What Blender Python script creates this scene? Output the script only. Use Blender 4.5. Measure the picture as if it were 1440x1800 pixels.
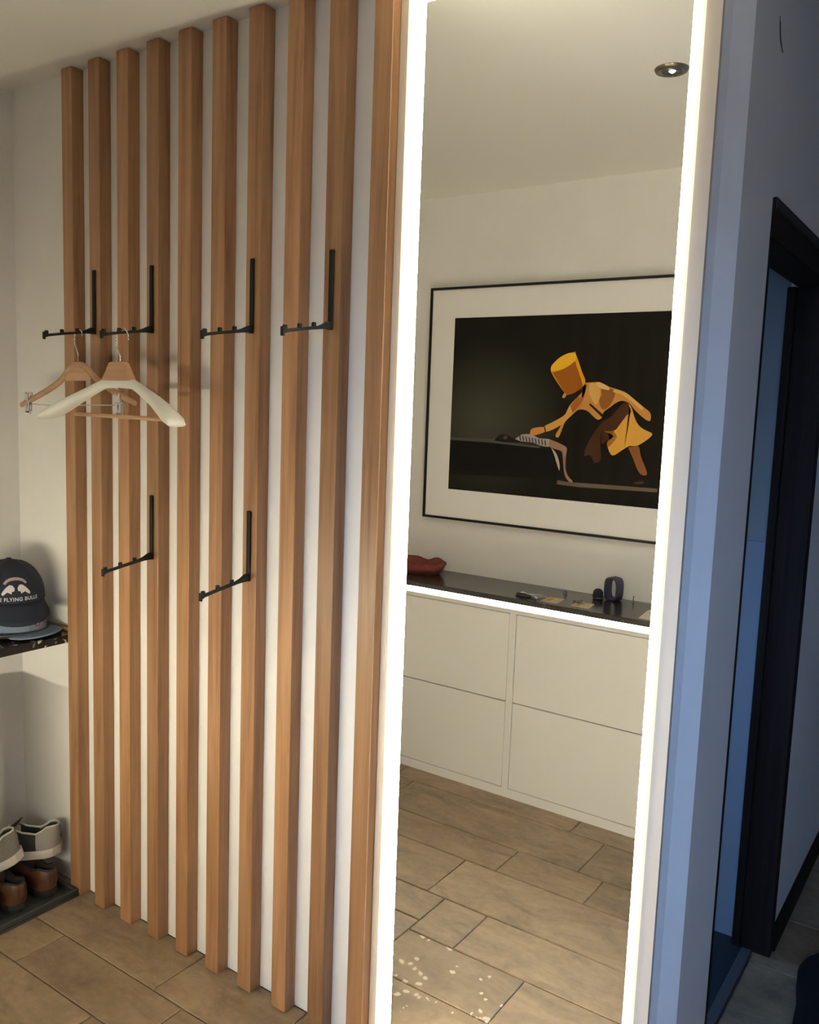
import bpy, bmesh, math, random
from mathutils import Vector, Matrix
for o in list(bpy.data.objects):
    bpy.data.objects.remove(o, do_unlink=True)
S = bpy.context.scene
COL = S.collection
random.seed(7)
PI = math.pi

# ------------------------------------------------------------------ camera
cam_d = bpy.data.cameras.new('camera')
cam = bpy.data.objects.new('camera', cam_d)
COL.objects.link(cam)
S.camera = cam
F_PX = 1516.34
cam_d.sensor_fit = 'HORIZONTAL'
cam_d.sensor_width = 36.0
cam_d.lens = F_PX / 1440.0 * 36.0
cam_d.clip_start = 0.02
r_ = Vector((0.82079307, 0.57011353, 0.03562725))
d_ = Vector((0.09740198, -0.07822779, -0.99216595))
f_ = Vector((-0.56286019, 0.8178331, -0.11973902))
cam.matrix_world = Matrix(((r_.x, -d_.x, -f_.x, 0.0),
                           (r_.y, -d_.y, -f_.y, -1.55417),
                           (r_.z, -d_.z, -f_.z, 1.54109),
                           (0, 0, 0, 1)))

# ------------------------------------------------------------------ world: dusk sky seen only through the windows
w = bpy.data.worlds.new('dusk_sky')
S.world = w
w.use_nodes = True
bg = w.node_tree.nodes['Background']
wn, wl = w.node_tree.nodes, w.node_tree.links
wtc = wn.new('ShaderNodeTexCoord')
wsep = wn.new('ShaderNodeSeparateXYZ')
wl.new(wtc.outputs['Generated'], wsep.inputs[0])
wramp = wn.new('ShaderNodeValToRGB')       # even blue dusk sky above, dim ground below the horizon
wmap = wn.new('ShaderNodeMapRange')
wmap.inputs['From Min'].default_value = -1.0; wmap.inputs['From Max'].default_value = 1.0
wl.new(wsep.outputs['Z'], wmap.inputs['Value'])
wl.new(wmap.outputs[0], wramp.inputs['Fac'])
wramp.color_ramp.elements[0].position = 0.48; wramp.color_ramp.elements[0].color = (0.06, 0.10, 0.18, 1)
wramp.color_ramp.elements[1].position = 0.52; wramp.color_ramp.elements[1].color = (0.28, 0.53, 1.0, 1)
wl.new(wramp.outputs['Color'], bg.inputs[0])
WORLD = 33.0
bg.inputs[1].default_value = WORLD

# ------------------------------------------------------------------ exposure
S.view_settings.view_transform = 'Standard'
S.view_settings.look = 'None'
S.view_settings.gamma = 1.0
S.view_settings.use_curve_mapping = False
S.view_settings.exposure = 0.0
S.cycles.use_denoising = True
S.cycles.max_bounces = 12
S.cycles.diffuse_bounces = 6
S.cycles.sample_clamp_indirect = 8.0

LED_MIRROR = 80.0      # radiance of the strips round the mirror
LED_CABINET = 202.0     # radiance of the strip under the worktop
LED_COLOR = (1.0, 0.91, 0.68)

# ------------------------------------------------------------------ helpers
def link(o, parent=None):
    COL.objects.link(o)
    if parent is not None:
        o.parent = parent
        o.matrix_parent_inverse = Matrix.Translation(-parent.location) if parent.type == 'EMPTY' and not PARENT_LOCAL[0] else Matrix.Identity(4)
    return o

PARENT_LOCAL = [False]   # True: coordinates are given in the parent's own frame

def tag(o, label=None, cat=None, group=None, kind=None):
    if label: o['label'] = label
    if cat: o['category'] = cat
    if group: o['group'] = group
    if kind: o['kind'] = kind
    return o

def thing(name, loc, label, cat, group=None, rz=0.0):
    o = bpy.data.objects.new(name, None)
    o.empty_display_size = 0.02
    o.location = loc
    o.rotation_euler = (0, 0, rz)
    COL.objects.link(o)
    return tag(o, label, cat, group)

def finish(name, bm, mat, parent=None, smooth=False, local=False):
    bmesh.ops.recalc_face_normals(bm, faces=bm.faces[:])
    me = bpy.data.meshes.new(name)
    bm.to_mesh(me)
    bm.free()
    if isinstance(mat, (list, tuple)):
        for m in mat: me.materials.append(m)
    elif mat is not None:
        me.materials.append(mat)
    if smooth:
        for p in me.polygons: p.use_smooth = True
    o = bpy.data.objects.new(name, me)
    PARENT_LOCAL[0] = local
    link(o, parent)
    PARENT_LOCAL[0] = False
    return o

def add_box(bm, x0, x1, y0, y1, z0, z1, bev=0.0, seg=1, rot=None, mi=0):
    b2 = bmesh.new()
    bmesh.ops.create_cube(b2, size=1.0)
    for v in b2.verts:
        v.co = Vector(((x0 + x1) / 2 + v.co.x * (x1 - x0), (y0 + y1) / 2 + v.co.y * (y1 - y0), (z0 + z1) / 2 + v.co.z * (z1 - z0)))
    if bev > 0:
        bmesh.ops.bevel(b2, geom=b2.edges[:], offset=bev, segments=seg, profile=0.5, affect='EDGES')
    if rot is not None:
        c = Vector(((x0 + x1) / 2, (y0 + y1) / 2, (z0 + z1) / 2))
        for v in b2.verts: v.co = c + rot @ (v.co - c)
    merge(bm, b2, mi)

def merge(bm, b2, mi=0):
    vm = {}
    for v in b2.verts: vm[v] = bm.verts.new(v.co)
    for f in b2.faces:
        try:
            nf = bm.faces.new([vm[v] for v in f.verts])
            nf.material_index = mi
        except ValueError:
            pass
    b2.free()

def box(name, x0, x1, y0, y1, z0, z1, mat, parent=None, bev=0.0, seg=1, rot=None, local=False):
    bm = bmesh.new()
    add_box(bm, x0, x1, y0, y1, z0, z1, bev, seg, rot)
    return finish(name, bm, mat, parent, local=local)

def boxes(name, lst, mat, parent=None, bev=0.0):
    bm = bmesh.new()
    for b in lst: add_box(bm, *b, bev)
    return finish(name, bm, mat, parent)

def add_loft(bm, rings, closed=True, cap=True):
    vs = [[bm.verts.new(p) for p in r] for r in rings]
    n = len(vs[0])
    for i in range(len(vs) - 1):
        for j in range(n if closed else n - 1):
            k = (j + 1) % n
            try: bm.faces.new((vs[i][j], vs[i][k], vs[i + 1][k], vs[i + 1][j]))
            except ValueError: pass
    if cap and closed:
        for r in (vs[0], vs[-1]):
            try: bm.faces.new(r)
            except ValueError: pass
    return vs

def add_tube(bm, pts, r, n=8, flat=None):
    """tube along points; r a number or list; flat=(a,b) scales the section"""
    pts = [Vector(p) for p in pts]
    rs = r if isinstance(r, (list, tuple)) else [r] * len(pts)
    rings = []
    up = None
    for i, p in enumerate(pts):
        t = (pts[min(i + 1, len(pts) - 1)] - pts[max(i - 1, 0)]).normalized()
        if up is None:
            up = Vector((0, 0, 1)) if abs(t.z) < 0.9 else Vector((0, 1, 0))
        a = t.cross(up).normalized()
        b = a.cross(t).normalized()
        up = b
        fa, fb = flat if flat else (1, 1)
        rings.append([p + a * math.cos(2 * PI * k / n) * rs[i] * fa + b * math.sin(2 * PI * k / n) * rs[i] * fb for k in range(n)])
    add_loft(bm, rings)

def tube(name, pts, r, mat, parent=None, n=8, flat=None, smooth=True, local=False):
    bm = bmesh.new()
    add_tube(bm, pts, r, n, flat)
    return finish(name, bm, mat, parent, smooth, local)

def spline(pts, n=8):
    """Catmull-Rom through points"""
    P = [Vector(p) for p in pts]
    P = [P[0] * 2 - P[1]] + P + [P[-1] * 2 - P[-2]]
    out = []
    for i in range(1, len(P) - 2):
        for k in range(n):
            t = k / n
            a, b, c, d = P[i - 1], P[i], P[i + 1], P[i + 2]
            out.append(0.5 * ((2 * b) + (c - a) * t + (2 * a - 5 * b + 4 * c - d) * t * t + (3 * b - 3 * c + d - a) * t ** 3))
    out.append(P[-2])
    return out

def add_lathe(bm, prof, c=(0, 0, 0), n=24, sx=1.0, sy=1.0, cap=True):
    rings = [[Vector((c[0] + r * sx * math.cos(2 * PI * k / n), c[1] + r * sy * math.sin(2 * PI * k / n), c[2] + z)) for k in range(n)] for r, z in prof]
    add_loft(bm, rings, True, cap)

def lathe(name, prof, c, mat, parent=None, n=24, sx=1.0, sy=1.0, smooth=True, cap=True, local=False):
    bm = bmesh.new()
    add_lathe(bm, prof, c, n, sx, sy, cap)
    return finish(name, bm, mat, parent, smooth, local)

# ------------------------------------------------------------------ materials
def new_mat(name):
    m = bpy.data.materials.new(name)
    m.use_nodes = True
    nt = m.node_tree
    return m, nt, nt.nodes['Principled BSDF']

def plain(name, col, rough=0.5, metal=0.0, spec=0.5, noise=0.0, nscale=40.0, bump=0.0):
    m, nt, b = new_mat(name)
    b.inputs['Base Color'].default_value = (*col, 1)
    b.inputs['Roughness'].default_value = rough
    b.inputs['Metallic'].default_value = metal
    b.inputs['Specular IOR Level'].default_value = spec
    if noise or bump:
        tc = nt.nodes.new('ShaderNodeTexCoord')
        n = nt.nodes.new('ShaderNodeTexNoise')
        n.inputs['Scale'].default_value = nscale
        n.inputs['Detail'].default_value = 5
        nt.links.new(tc.outputs['Object'], n.inputs['Vector'])
        if noise:
            r = nt.nodes.new('ShaderNodeValToRGB')
            r.color_ramp.elements[0].position = 0.3
            r.color_ramp.elements[1].position = 0.7
            r.color_ramp.elements[0].color = (*[c * (1 - noise) for c in col], 1)
            r.color_ramp.elements[1].color = (*[min(1, c * (1 + noise)) for c in col], 1)
            nt.links.new(n.outputs['Fac'], r.inputs['Fac'])
            nt.links.new(r.outputs['Color'], b.inputs['Base Color'])
        if bump:
            bp = nt.nodes.new('ShaderNodeBump')
            bp.inputs['Strength'].default_value = bump
            bp.inputs['Distance'].default_value = 0.002
            nt.links.new(n.outputs['Fac'], bp.inputs['Height'])
            nt.links.new(bp.outputs['Normal'], b.inputs['Normal'])
    return m

def wood(name, dark, mid, light, stretch=(26.0, 26.0, 1.3), rough=0.5, rnd=0.35):
    m, nt, b = new_mat(name)
    N, L = nt.nodes, nt.links
    tc = N.new('ShaderNodeTexCoord')
    oi = N.new('ShaderNodeObjectInfo')
    add = N.new('ShaderNodeVectorMath'); add.operation = 'ADD'
    sc = N.new('ShaderNodeVectorMath'); sc.operation = 'SCALE'
    comb = N.new('ShaderNodeCombineXYZ')
    mul = N.new('ShaderNodeMath'); mul.operation = 'MULTIPLY'; mul.inputs[1].default_value = 37.0
    L.new(oi.outputs['Random'], mul.inputs[0])
    for k in range(3): L.new(mul.outputs[0], comb.inputs[k])
    L.new(tc.outputs['Object'], add.inputs[0]); L.new(comb.outputs[0], add.inputs[1])
    mp = N.new('ShaderNodeMapping')
    mp.inputs['Scale'].default_value = stretch
    L.new(add.outputs[0], mp.inputs['Vector'])
    n1 = N.new('ShaderNodeTexNoise'); n1.inputs['Scale'].default_value = 1.6; n1.inputs['Detail'].default_value = 6; n1.inputs['Roughness'].default_value = 0.62
    n1.inputs['Distortion'].default_value = 0.6
    L.new(mp.outputs[0], n1.inputs['Vector'])
    ramp = N.new('ShaderNodeValToRGB')
    e = ramp.color_ramp.elements
    e[0].position = 0.28; e[0].color = (*dark, 1)
    e[1].position = 0.74; e[1].color = (*light, 1)
    k = e.new(0.5); k.color = (*mid, 1)
    L.new(n1.outputs['Fac'], ramp.inputs['Fac'])
    # every piece of timber a little lighter or darker than the next
    hsv = N.new('ShaderNodeHueSaturation')
    mr = N.new('ShaderNodeMapRange')
    mr.inputs['To Min'].default_value = 1 - rnd / 2; mr.inputs['To Max'].default_value = 1 + rnd / 2
    L.new(oi.outputs['Random'], mr.inputs['Value'])
    L.new(mr.outputs[0], hsv.inputs['Value'])
    L.new(ramp.outputs['Color'], hsv.inputs['Color'])
    L.new(hsv.outputs['Color'], b.inputs['Base Color'])
    b.inputs['Roughness'].default_value = rough
    bp = N.new('ShaderNodeBump'); bp.inputs['Strength'].default_value = 0.12; bp.inputs['Distance'].default_value = 0.001
    L.new(n1.outputs['Fac'], bp.inputs['Height']); L.new(bp.outputs['Normal'], b.inputs['Normal'])
    return m

def stone_tile(name, c0, c1, c2, pebbles=False):
    m, nt, b = new_mat(name)
    N, L = nt.nodes, nt.links
    tc = N.new('ShaderNodeTexCoord')
    oi = N.new('ShaderNodeObjectInfo')
    comb = N.new('ShaderNodeCombineXYZ')
    mul = N.new('ShaderNodeMath'); mul.operation = 'MULTIPLY'; mul.inputs[1].default_value = 53.0
    L.new(oi.outputs['Random'], mul.inputs[0])
    for k in range(3): L.new(mul.outputs[0], comb.inputs[k])
    add = N.new('ShaderNodeVectorMath'); add.operation = 'ADD'
    L.new(tc.outputs['Object'], add.inputs[0]); L.new(comb.outputs[0], add.inputs[1])
    mp = N.new('ShaderNodeMapping'); mp.inputs['Scale'].default_value = (3.0, 7.0, 5.0)
    mp.inputs['Rotation'].default_value = (0, 0, 0.25)
    L.new(add.outputs[0], mp.inputs['Vector'])
    n1 = N.new('ShaderNodeTexNoise'); n1.inputs['Scale'].default_value = 1.5; n1.inputs['Detail'].default_value = 8; n1.inputs['Roughness'].default_value = 0.65; n1.inputs['Distortion'].default_value = 0.9
    L.new(mp.outputs[0], n1.inputs['Vector'])
    n2 = N.new('ShaderNodeTexNoise'); n2.inputs['Scale'].default_value = 45; n2.inputs['Detail'].default_value = 4
    L.new(add.outputs[0], n2.inputs['Vector'])
    mix = N.new('ShaderNodeMath'); mix.operation = 'MULTIPLY_ADD'; mix.inputs[1].default_value = 0.28
    L.new(n2.outputs['Fac'], mix.inputs[0]); 
    sub = N.new('ShaderNodeMath'); sub.operation = 'SUBTRACT'; sub.inputs[1].default_value = 0.14
    L.new(n1.outputs['Fac'], sub.inputs[0]); L.new(sub.outputs[0], mix.inputs[2])
    ramp = N.new('ShaderNodeValToRGB')
    e = ramp.color_ramp.elements
    e[0].position = 0.3; e[0].color = (*c0, 1)
    e[1].position = 0.72; e[1].color = (*c2, 1)
    k = e.new(0.5); k.color = (*c1, 1)
    L.new(mix.outputs[0], ramp.inputs['Fac'])
    out = ramp.outputs['Color']
    if pebbles:
        nw = N.new('ShaderNodeTexNoise'); nw.inputs['Scale'].default_value = 30
        L.new(add.outputs[0], nw.inputs['Vector'])
        wv = N.new('ShaderNodeVectorMath'); wv.operation = 'MULTIPLY_ADD'; wv.inputs[1].default_value = (0.035, 0.035, 0.035)
        L.new(nw.outputs['Color'], wv.inputs[0]); L.new(add.outputs[0], wv.inputs[2])
        vo = N.new('ShaderNodeTexVoronoi'); vo.inputs['Scale'].default_value = 34
        L.new(wv.outputs[0], vo.inputs['Vector'])
        pr = N.new('ShaderNodeValToRGB')
        pr.color_ramp.elements[0].position = 0.24; pr.color_ramp.elements[0].color = (1, 1, 1, 1)
        pr.color_ramp.elements[1].position = 0.32; pr.color_ramp.elements[1].color = (0, 0, 0, 1)
        L.new(vo.outputs['Distance'], pr.inputs['Fac'])
        n3 = N.new('ShaderNodeTexNoise'); n3.inputs['Scale'].default_value = 7
        L.new(add.outputs[0], n3.inputs['Vector'])
        gt = N.new('ShaderNodeMath'); gt.operation = 'GREATER_THAN'; gt.inputs[1].default_value = 0.5
        L.new(n3.outputs['Fac'], gt.inputs[0])
        mm = N.new('ShaderNodeMath'); mm.operation = 'MULTIPLY'
        L.new(pr.outputs['Color'], mm.inputs[0]); L.new(gt.outputs[0], mm.inputs[1])
        mc = N.new('ShaderNodeMixRGB'); mc.inputs['Color2'].default_value = (0.72, 0.62, 0.48, 1)
        L.new(mm.outputs[0], mc.inputs['Fac']); L.new(out, mc.inputs['Color1'])
        out = mc.outputs['Color']
    hsv = N.new('ShaderNodeHueSaturation')
    mr = N.new('ShaderNodeMapRange'); mr.inputs['To Min'].default_value = 0.86; mr.inputs['To Max'].default_value = 1.14
    L.new(oi.outputs['Random'], mr.inputs['Value']); L.new(mr.outputs[0], hsv.inputs['Value'])
    L.new(out, hsv.inputs['Color'])
    L.new(hsv.outputs['Color'], b.inputs['Base Color'])
    b.inputs['Roughness'].default_value = 0.42
    bp = N.new('ShaderNodeBump'); bp.inputs['Strength'].default_value = 0.15; bp.inputs['Distance'].default_value = 0.002
    L.new(n1.outputs['Fac'], bp.inputs['Height']); L.new(bp.outputs['Normal'], b.inputs['Normal'])
    return m

def granite(name, base, fleck, amount=0.24):
    m, nt, b = new_mat(name)
    N, L = nt.nodes, nt.links
    tc = N.new('ShaderNodeTexCoord')
    n0 = N.new('ShaderNodeTexNoise'); n0.inputs['Scale'].default_value = 24; n0.inputs['Detail'].default_value = 3
    L.new(tc.outputs['Object'], n0.inputs['Vector'])
    mixv = N.new('ShaderNodeMixRGB'); mixv.inputs['Fac'].default_value = 0.06
    L.new(tc.outputs['Object'], mixv.inputs['Color1']); L.new(n0.outputs['Color'], mixv.inputs['Color2'])
    vo = N.new('ShaderNodeTexVoronoi'); vo.inputs['Scale'].default_value = 42
    L.new(mixv.outputs[0], vo.inputs['Vector'])
    pr = N.new('ShaderNodeValToRGB')
    pr.color_ramp.elements[0].position = amount; pr.color_ramp.elements[0].color = (1, 1, 1, 1)
    pr.color_ramp.elements[1].position = amount + 0.1; pr.color_ramp.elements[1].color = (0, 0, 0, 1)
    L.new(vo.outputs['Distance'], pr.inputs['Fac'])
    n3 = N.new('ShaderNodeTexNoise'); n3.inputs['Scale'].default_value = 17
    L.new(tc.outputs['Object'], n3.inputs['Vector'])
    gt = N.new('ShaderNodeValToRGB')
    gt.color_ramp.elements[0].position = 0.44; gt.color_ramp.elements[1].position = 0.6
    L.new(n3.outputs['Fac'], gt.inputs['Fac'])
    mm = N.new('ShaderNodeMath'); mm.operation = 'MULTIPLY'
    L.new(pr.outputs['Color'], mm.inputs[0]); L.new(gt.outputs['Color'], mm.inputs[1])
    mc = N.new('ShaderNodeMixRGB')
    mc.inputs['Color1'].default_value = (*base, 1); mc.inputs['Color2'].default_value = (*fleck, 1)
    L.new(mm.outputs[0], mc.inputs['Fac'])
    L.new(mc.outputs[0], b.inputs['Base Color'])
    b.inputs['Roughness'].default_value = 0.22
    return m

def emitter(name, col, strength):
    m = bpy.data.materials.new(name)
    m.use_nodes = True
    nt = m.node_tree
    nt.nodes.clear()
    e = nt.nodes.new('ShaderNodeEmission')
    e.inputs[0].default_value = (*col, 1); e.inputs[1].default_value = strength
    o = nt.nodes.new('ShaderNodeOutputMaterial')
    nt.links.new(e.outputs[0], o.inputs[0])
    return m

def pane_mat(name, tint=(0.95, 0.97, 1.0), gloss=0.06):
    m = bpy.data.materials.new(name)
    m.use_nodes = True
    nt = m.node_tree
    nt.nodes.clear()
    t = nt.nodes.new('ShaderNodeBsdfTransparent'); t.inputs[0].default_value = (*tint, 1)
    g = nt.nodes.new('ShaderNodeBsdfGlossy'); g.inputs['Roughness'].default_value = 0.02
    mx = nt.nodes.new('ShaderNodeMixShader'); mx.inputs[0].default_value = gloss
    o = nt.nodes.new('ShaderNodeOutputMaterial')
    nt.links.new(t.outputs[0], mx.inputs[1]); nt.links.new(g.outputs[0], mx.inputs[2]); nt.links.new(mx.outputs[0], o.inputs[0])
    return m

M_WALL = plain('white_wall_paint', (0.78, 0.76, 0.73), 0.85, noise=0.03, nscale=6, bump=0.08)
M_CEIL = plain('ceiling_paint', (0.83, 0.81, 0.75), 0.9, bump=0.05, nscale=60)
M_BLUEWALL = plain('pale_blue_paint', (0.28, 0.28, 0.275), 0.8, noise=0.03, nscale=6)
M_BLUEDADO = plain('blue_dado_paint', (0.27, 0.295, 0.33), 0.6, noise=0.03, nscale=6)
M_GROUT = plain('floor_grout', (0.22, 0.17, 0.115), 0.95)
M_TILE = stone_tile('sandstone_tile', (0.13, 0.088, 0.055), (0.212, 0.148, 0.090), (0.29, 0.212, 0.132))
M_TILE_P = stone_tile('pebbled_sandstone_tile', (0.13, 0.088, 0.055), (0.207, 0.145, 0.088), (0.28, 0.208, 0.13), True)
M_SLAT = wood('slat_oak', (0.21, 0.098, 0.042), (0.335, 0.172, 0.079), (0.43, 0.235, 0.115), rough=0.36)
M_DARKWOOD = wood('dark_door_wood', (0.008, 0.0045, 0.0035), (0.015, 0.008, 0.006), (0.026, 0.014, 0.010), rough=0.6)
M_DARKWOOD.node_tree.nodes['Principled BSDF'].inputs['Specular IOR Level'].default_value = 0.12
M_LATH = wood('lath_wood', (0.17, 0.09, 0.04), (0.3, 0.17, 0.08), (0.42, 0.25, 0.13), (1.3, 26, 26))
M_HANGWOOD = wood('hanger_beech', (0.30, 0.165, 0.085), (0.44, 0.26, 0.14), (0.54, 0.34, 0.20), (2.0, 26, 26), 0.4, 0.1)
M_BLACK = plain('black_powder_coat', (0.007, 0.007, 0.008), 0.6, spec=0.25)
M_WHITE = plain('white_lacquer', (0.80, 0.79, 0.76), 0.35)
M_FRAMEWHITE = plain('cream_frame_lacquer', (0.68, 0.58, 0.46), 0.5)
M_CREAM = plain('ivory_plastic', (0.78, 0.77, 0.70), 0.35)
M_CHROME = plain('chrome', (0.85, 0.85, 0.86), 0.12, 1.0)
M_STEEL = plain('brushed_steel', (0.55, 0.55, 0.56), 0.3, 1.0)
M_DARKSTEEL = plain('dark_steel', (0.12, 0.12, 0.125), 0.35, 0.8)
M_MIRROR = plain('silvered_glass', (0.93, 0.94, 0.93), 0.0, 1.0)
M_LED = emitter('mirror_led', LED_COLOR, LED_MIRROR)
M_LEDC = emitter('cabinet_led', LED_COLOR, LED_CABINET)
M_GRANITE = granite('black_granite', (0.012, 0.012, 0.012), (0.42, 0.42, 0.40))
M_SLATE = granite('dark_worktop_stone', (0.020, 0.019, 0.018), (0.10, 0.10, 0.095), 0.13)
M_PANE = pane_mat('window_pane')
M_PICGLASS = pane_mat('picture_glass', (1.0, 1.0, 1.0), 0.002)
M_GREYWALL = plain('grey_wall_paint', (0.20, 0.20, 0.21), 0.85, noise=0.05, nscale=5)
M_BAFFLEGLOW = emitter('baffle_glow', LED_COLOR, 1.2)  # added glow that brightens the cream frame beside the right strip
M_BAFFLEGLOW2 = emitter('baffle_glow_left', LED_COLOR, 1.5)  # the same added glow for the left lip

# ================================================================== THE SETTING
H = 2.45
XL = -2.59            # left wall
XE = -0.430           # free end of the mirror wall
YO = -1.71            # wall opposite the mirror
XR = 1.40             # right wall of the entrance
YB = 3.10             # end of the corridor
XN, YN = -0.45, -3.20  # entrance bay behind the camera: left side and window wall

# floor: grout bed with single stone tiles
floor = box('floor', XL - 0.1, XR + 0.1, YN - 0.1, YB + 0.1, -0.08, -0.006, M_GROUT)
tag(floor, 'beige sandstone tile floor of the hall', 'floor', kind='structure')
tile_mats = {}
def tile(x0, x1, y0, y1, mat=None):
    g = 0.0016
    bm = bmesh.new()
    a = (x0 + g, x1 - g, y0 + g, y1 - g)
    c = 0.0025
    zt = random.uniform(-0.0006, 0.0)
    rings = [[(a[0], a[2], -0.012), (a[1], a[2], -0.012), (a[1], a[3], -0.012), (a[0], a[3], -0.012)],
             [(a[0], a[2], zt - 0.002), (a[1], a[2], zt - 0.002), (a[1], a[3], zt - 0.002), (a[0], a[3], zt - 0.002)],
             [(a[0] + c, a[2] + c, zt), (a[1] - c, a[2] + c, zt), (a[1] - c, a[3] - c, zt), (a[0] + c, a[3] - c, zt)]]
    add_loft(bm, rings)
    finish('tile', bm, mat or M_TILE, floor)
XB = -1.33
rows_left = [(0.0, -0.182, [-2.25, -1.709]), (-0.182, -0.335, [-2.095, -1.592]), (-0.335, -0.53, [-2.35, -1.75]), (-0.53, -0.676, [-2.05, -1.55])]
rows_right = [(0.0, -0.267, [-0.62, 0.05, 0.7]), (-0.267, -0.472, [-0.943, -0.25, 0.45, 1.0]), (-0.472, -0.676, [-1.175, -0.45, 0.2, 0.85])]
rows_all = [(-0.676, -0.92, [-2.2, -1.40, -0.6, 0.1, 0.8]), (-0.92, -1.09, [-2.1, -1.285, -0.967, -0.3, 0.35, 0.95]),
            (-1.09, -1.33, [-1.9, -1.06, -0.2, 0.5, 1.1]), (-1.33, YO, [-2.0, -1.2, -0.4, 0.3, 0.9])]
rows_corr = [(0.30, 0.0, [0.1, 0.75]), (0.55, 0.30, [-0.1, 0.5, 1.0]), (0.93, 0.55, [0.0, 0.65]), (1.22, 0.93, [-0.315, 0.4, 1.0]),
             (1.6, 1.22, [0.1, 0.8]), (1.9, 1.6, [-0.15, 0.5]), (2.3, 1.9, [0.2, 0.9]), (2.7, 2.3, [0.0, 0.7]), (YB, 2.7, [-0.1, 0.5])]
def lay(rows, xa, xb):
    for (ya, yb, cuts) in rows:
        xs = [xa] + [c for c in cuts if xa < c < xb] + [xb]
        for i in range(len(xs) - 1):
            peb = (abs(ya + 0.267) < 1e-6 and xs[i + 1] < -0.9) or (abs(ya) < 1e-6 and xs[i + 1] < -0.3 and xs[i] > -1.4)
            tile(xs[i], xs[i + 1], yb, ya, M_TILE_P if peb else None)
lay(rows_left, XL, XB)
lay(rows_right, XB, XR)
lay(rows_all, XL, XR)
lay(rows_corr, -0.472, XR)
lay([(YO, -2.1, [0.1, 0.8]), (-2.1, -2.45, [-0.1, 0.6]), (-2.45, -2.8, [0.25, 0.95]), (-2.8, YN, [0.0, 0.7])], XN, XR)

ceiling = box('ceiling', XL - 0.1, XR + 0.1, YN - 0.1, YB + 0.1, H, H + 0.1, M_CEIL)
tag(ceiling, 'plain white ceiling of the hall', 'ceiling', kind='structure')

bm = bmesh.new()
plan = [(XL - 0.1, 0.0), (-0.463, 0.0), (-0.4555, 0.022), (XE, 0.068), (XE, 0.2975), (XL - 0.1, 0.2975)]   # free end eased towards the corridor
add_loft(bm, [[(x, y, 0.0) for x, y in plan], [(x, y, H) for x, y in plan]])
wall_back = finish('wall_back', bm, M_WALL)
tag(wall_back, 'white wall behind the slats and the lit mirror', 'wall', kind='structure')
wall_left = box('wall_left', XL - 0.1, XL, YO, 0.0, 0.0, H, M_WALL)
tag(wall_left, 'white wall on the left above the stone shelf', 'wall', kind='structure')

# wall opposite the mirror; it ends beside the camera, where the entrance bay opens
wall_front = box('wall_front', XL - 0.1, XN, YO - 0.1, YO, 0, H, M_WALL)
tag(wall_front, 'white wall with the picture, seen in the mirror', 'wall', kind='structure')
wall_bay = box('wall_bay', XN - 0.1, XN, YN, YO - 0.1, 0, H, M_WALL)
tag(wall_bay, 'white side wall of the entrance bay behind the camera', 'wall', kind='structure')
WX0, WX1, WZ0, WZ1 = -0.40, 0.88, 1.12, 2.05
wall_entrance = boxes('wall_entrance', [(XN - 0.1, WX0, YN - 0.1, YN, 0, H), (WX1, XR + 0.1, YN - 0.1, YN, 0, H),
                                        (WX0, WX1, YN - 0.1, YN, 0, WZ0), (WX0, WX1, YN - 0.1, YN, WZ1, H)], M_GREYWALL)
tag(wall_entrance, 'grey window wall of the entrance bay behind the camera', 'wall', kind='structure')
window_1 = boxes('window_1', [(WX0, WX0 + 0.05, YN - 0.08, YN - 0.02, WZ0, WZ1), (WX1 - 0.05, WX1, YN - 0.08, YN - 0.02, WZ0, WZ1),
                              (WX0 + 0.05, WX1 - 0.05, YN - 0.08, YN - 0.02, WZ0, WZ0 + 0.05), (WX0 + 0.05, WX1 - 0.05, YN - 0.08, YN - 0.02, WZ1 - 0.05, WZ1)], M_DARKWOOD)
tag(window_1, 'dark framed window of the entrance bay behind the camera', 'window', kind='structure')
box('window_pane', WX0 + 0.05, WX1 - 0.05, YN - 0.053, YN - 0.047, WZ0 + 0.05, WZ1 - 0.05, M_PANE, window_1)

wall_right = box('wall_right', XR, XR + 0.1, YN, YB, 0, H, M_GREYWALL)
tag(wall_right, 'grey wall on the right of the corridor', 'wall', kind='structure')
wall_end = box('wall_end', XE - 0.12, XR + 0.1, YB, YB + 0.1, 0, H, M_GREYWALL)
tag(wall_end, 'grey wall closing the corridor', 'wall', kind='structure')

# wall running back from the free end of the mirror wall, with a doorway
DY0, DY1 = 0.2975, 0.976
XW2 = -0.430
wall_side = boxes('wall_side', [(XE - 0.10, XE, DY0, DY1 + 0.04, 1.981, H), (XE - 0.10, XW2, DY1 + 0.04, YB, 0, 1.981), (XE - 0.10, XE, DY1 + 0.04, YB, 1.981, H)], M_WALL)
tag(wall_side, 'bluish white corridor wall around the dark doorway', 'wall', kind='structure')
tube('crack', spline([(XE + 0.0004, 0.2349, 2.2935), (XE + 0.0004, 0.2391, 2.2747), (XE + 0.0004, 0.2516, 2.2559), (XE + 0.0004, 0.2766, 2.2424)], 5), [0.0008] * 3 + [0.0018] * 10 + [0.0012] * 3, M_DARKSTEEL, wall_side, 5)
baseboard_side = box('baseboard_side', XW2, XW2 + 0.012, DY1 + 0.04, YB, 0, 0.075, M_DARKWOOD, bev=0.002)
tag(baseboard_side, 'dark skirting along the corridor wall', 'baseboard', kind='structure')

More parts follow.
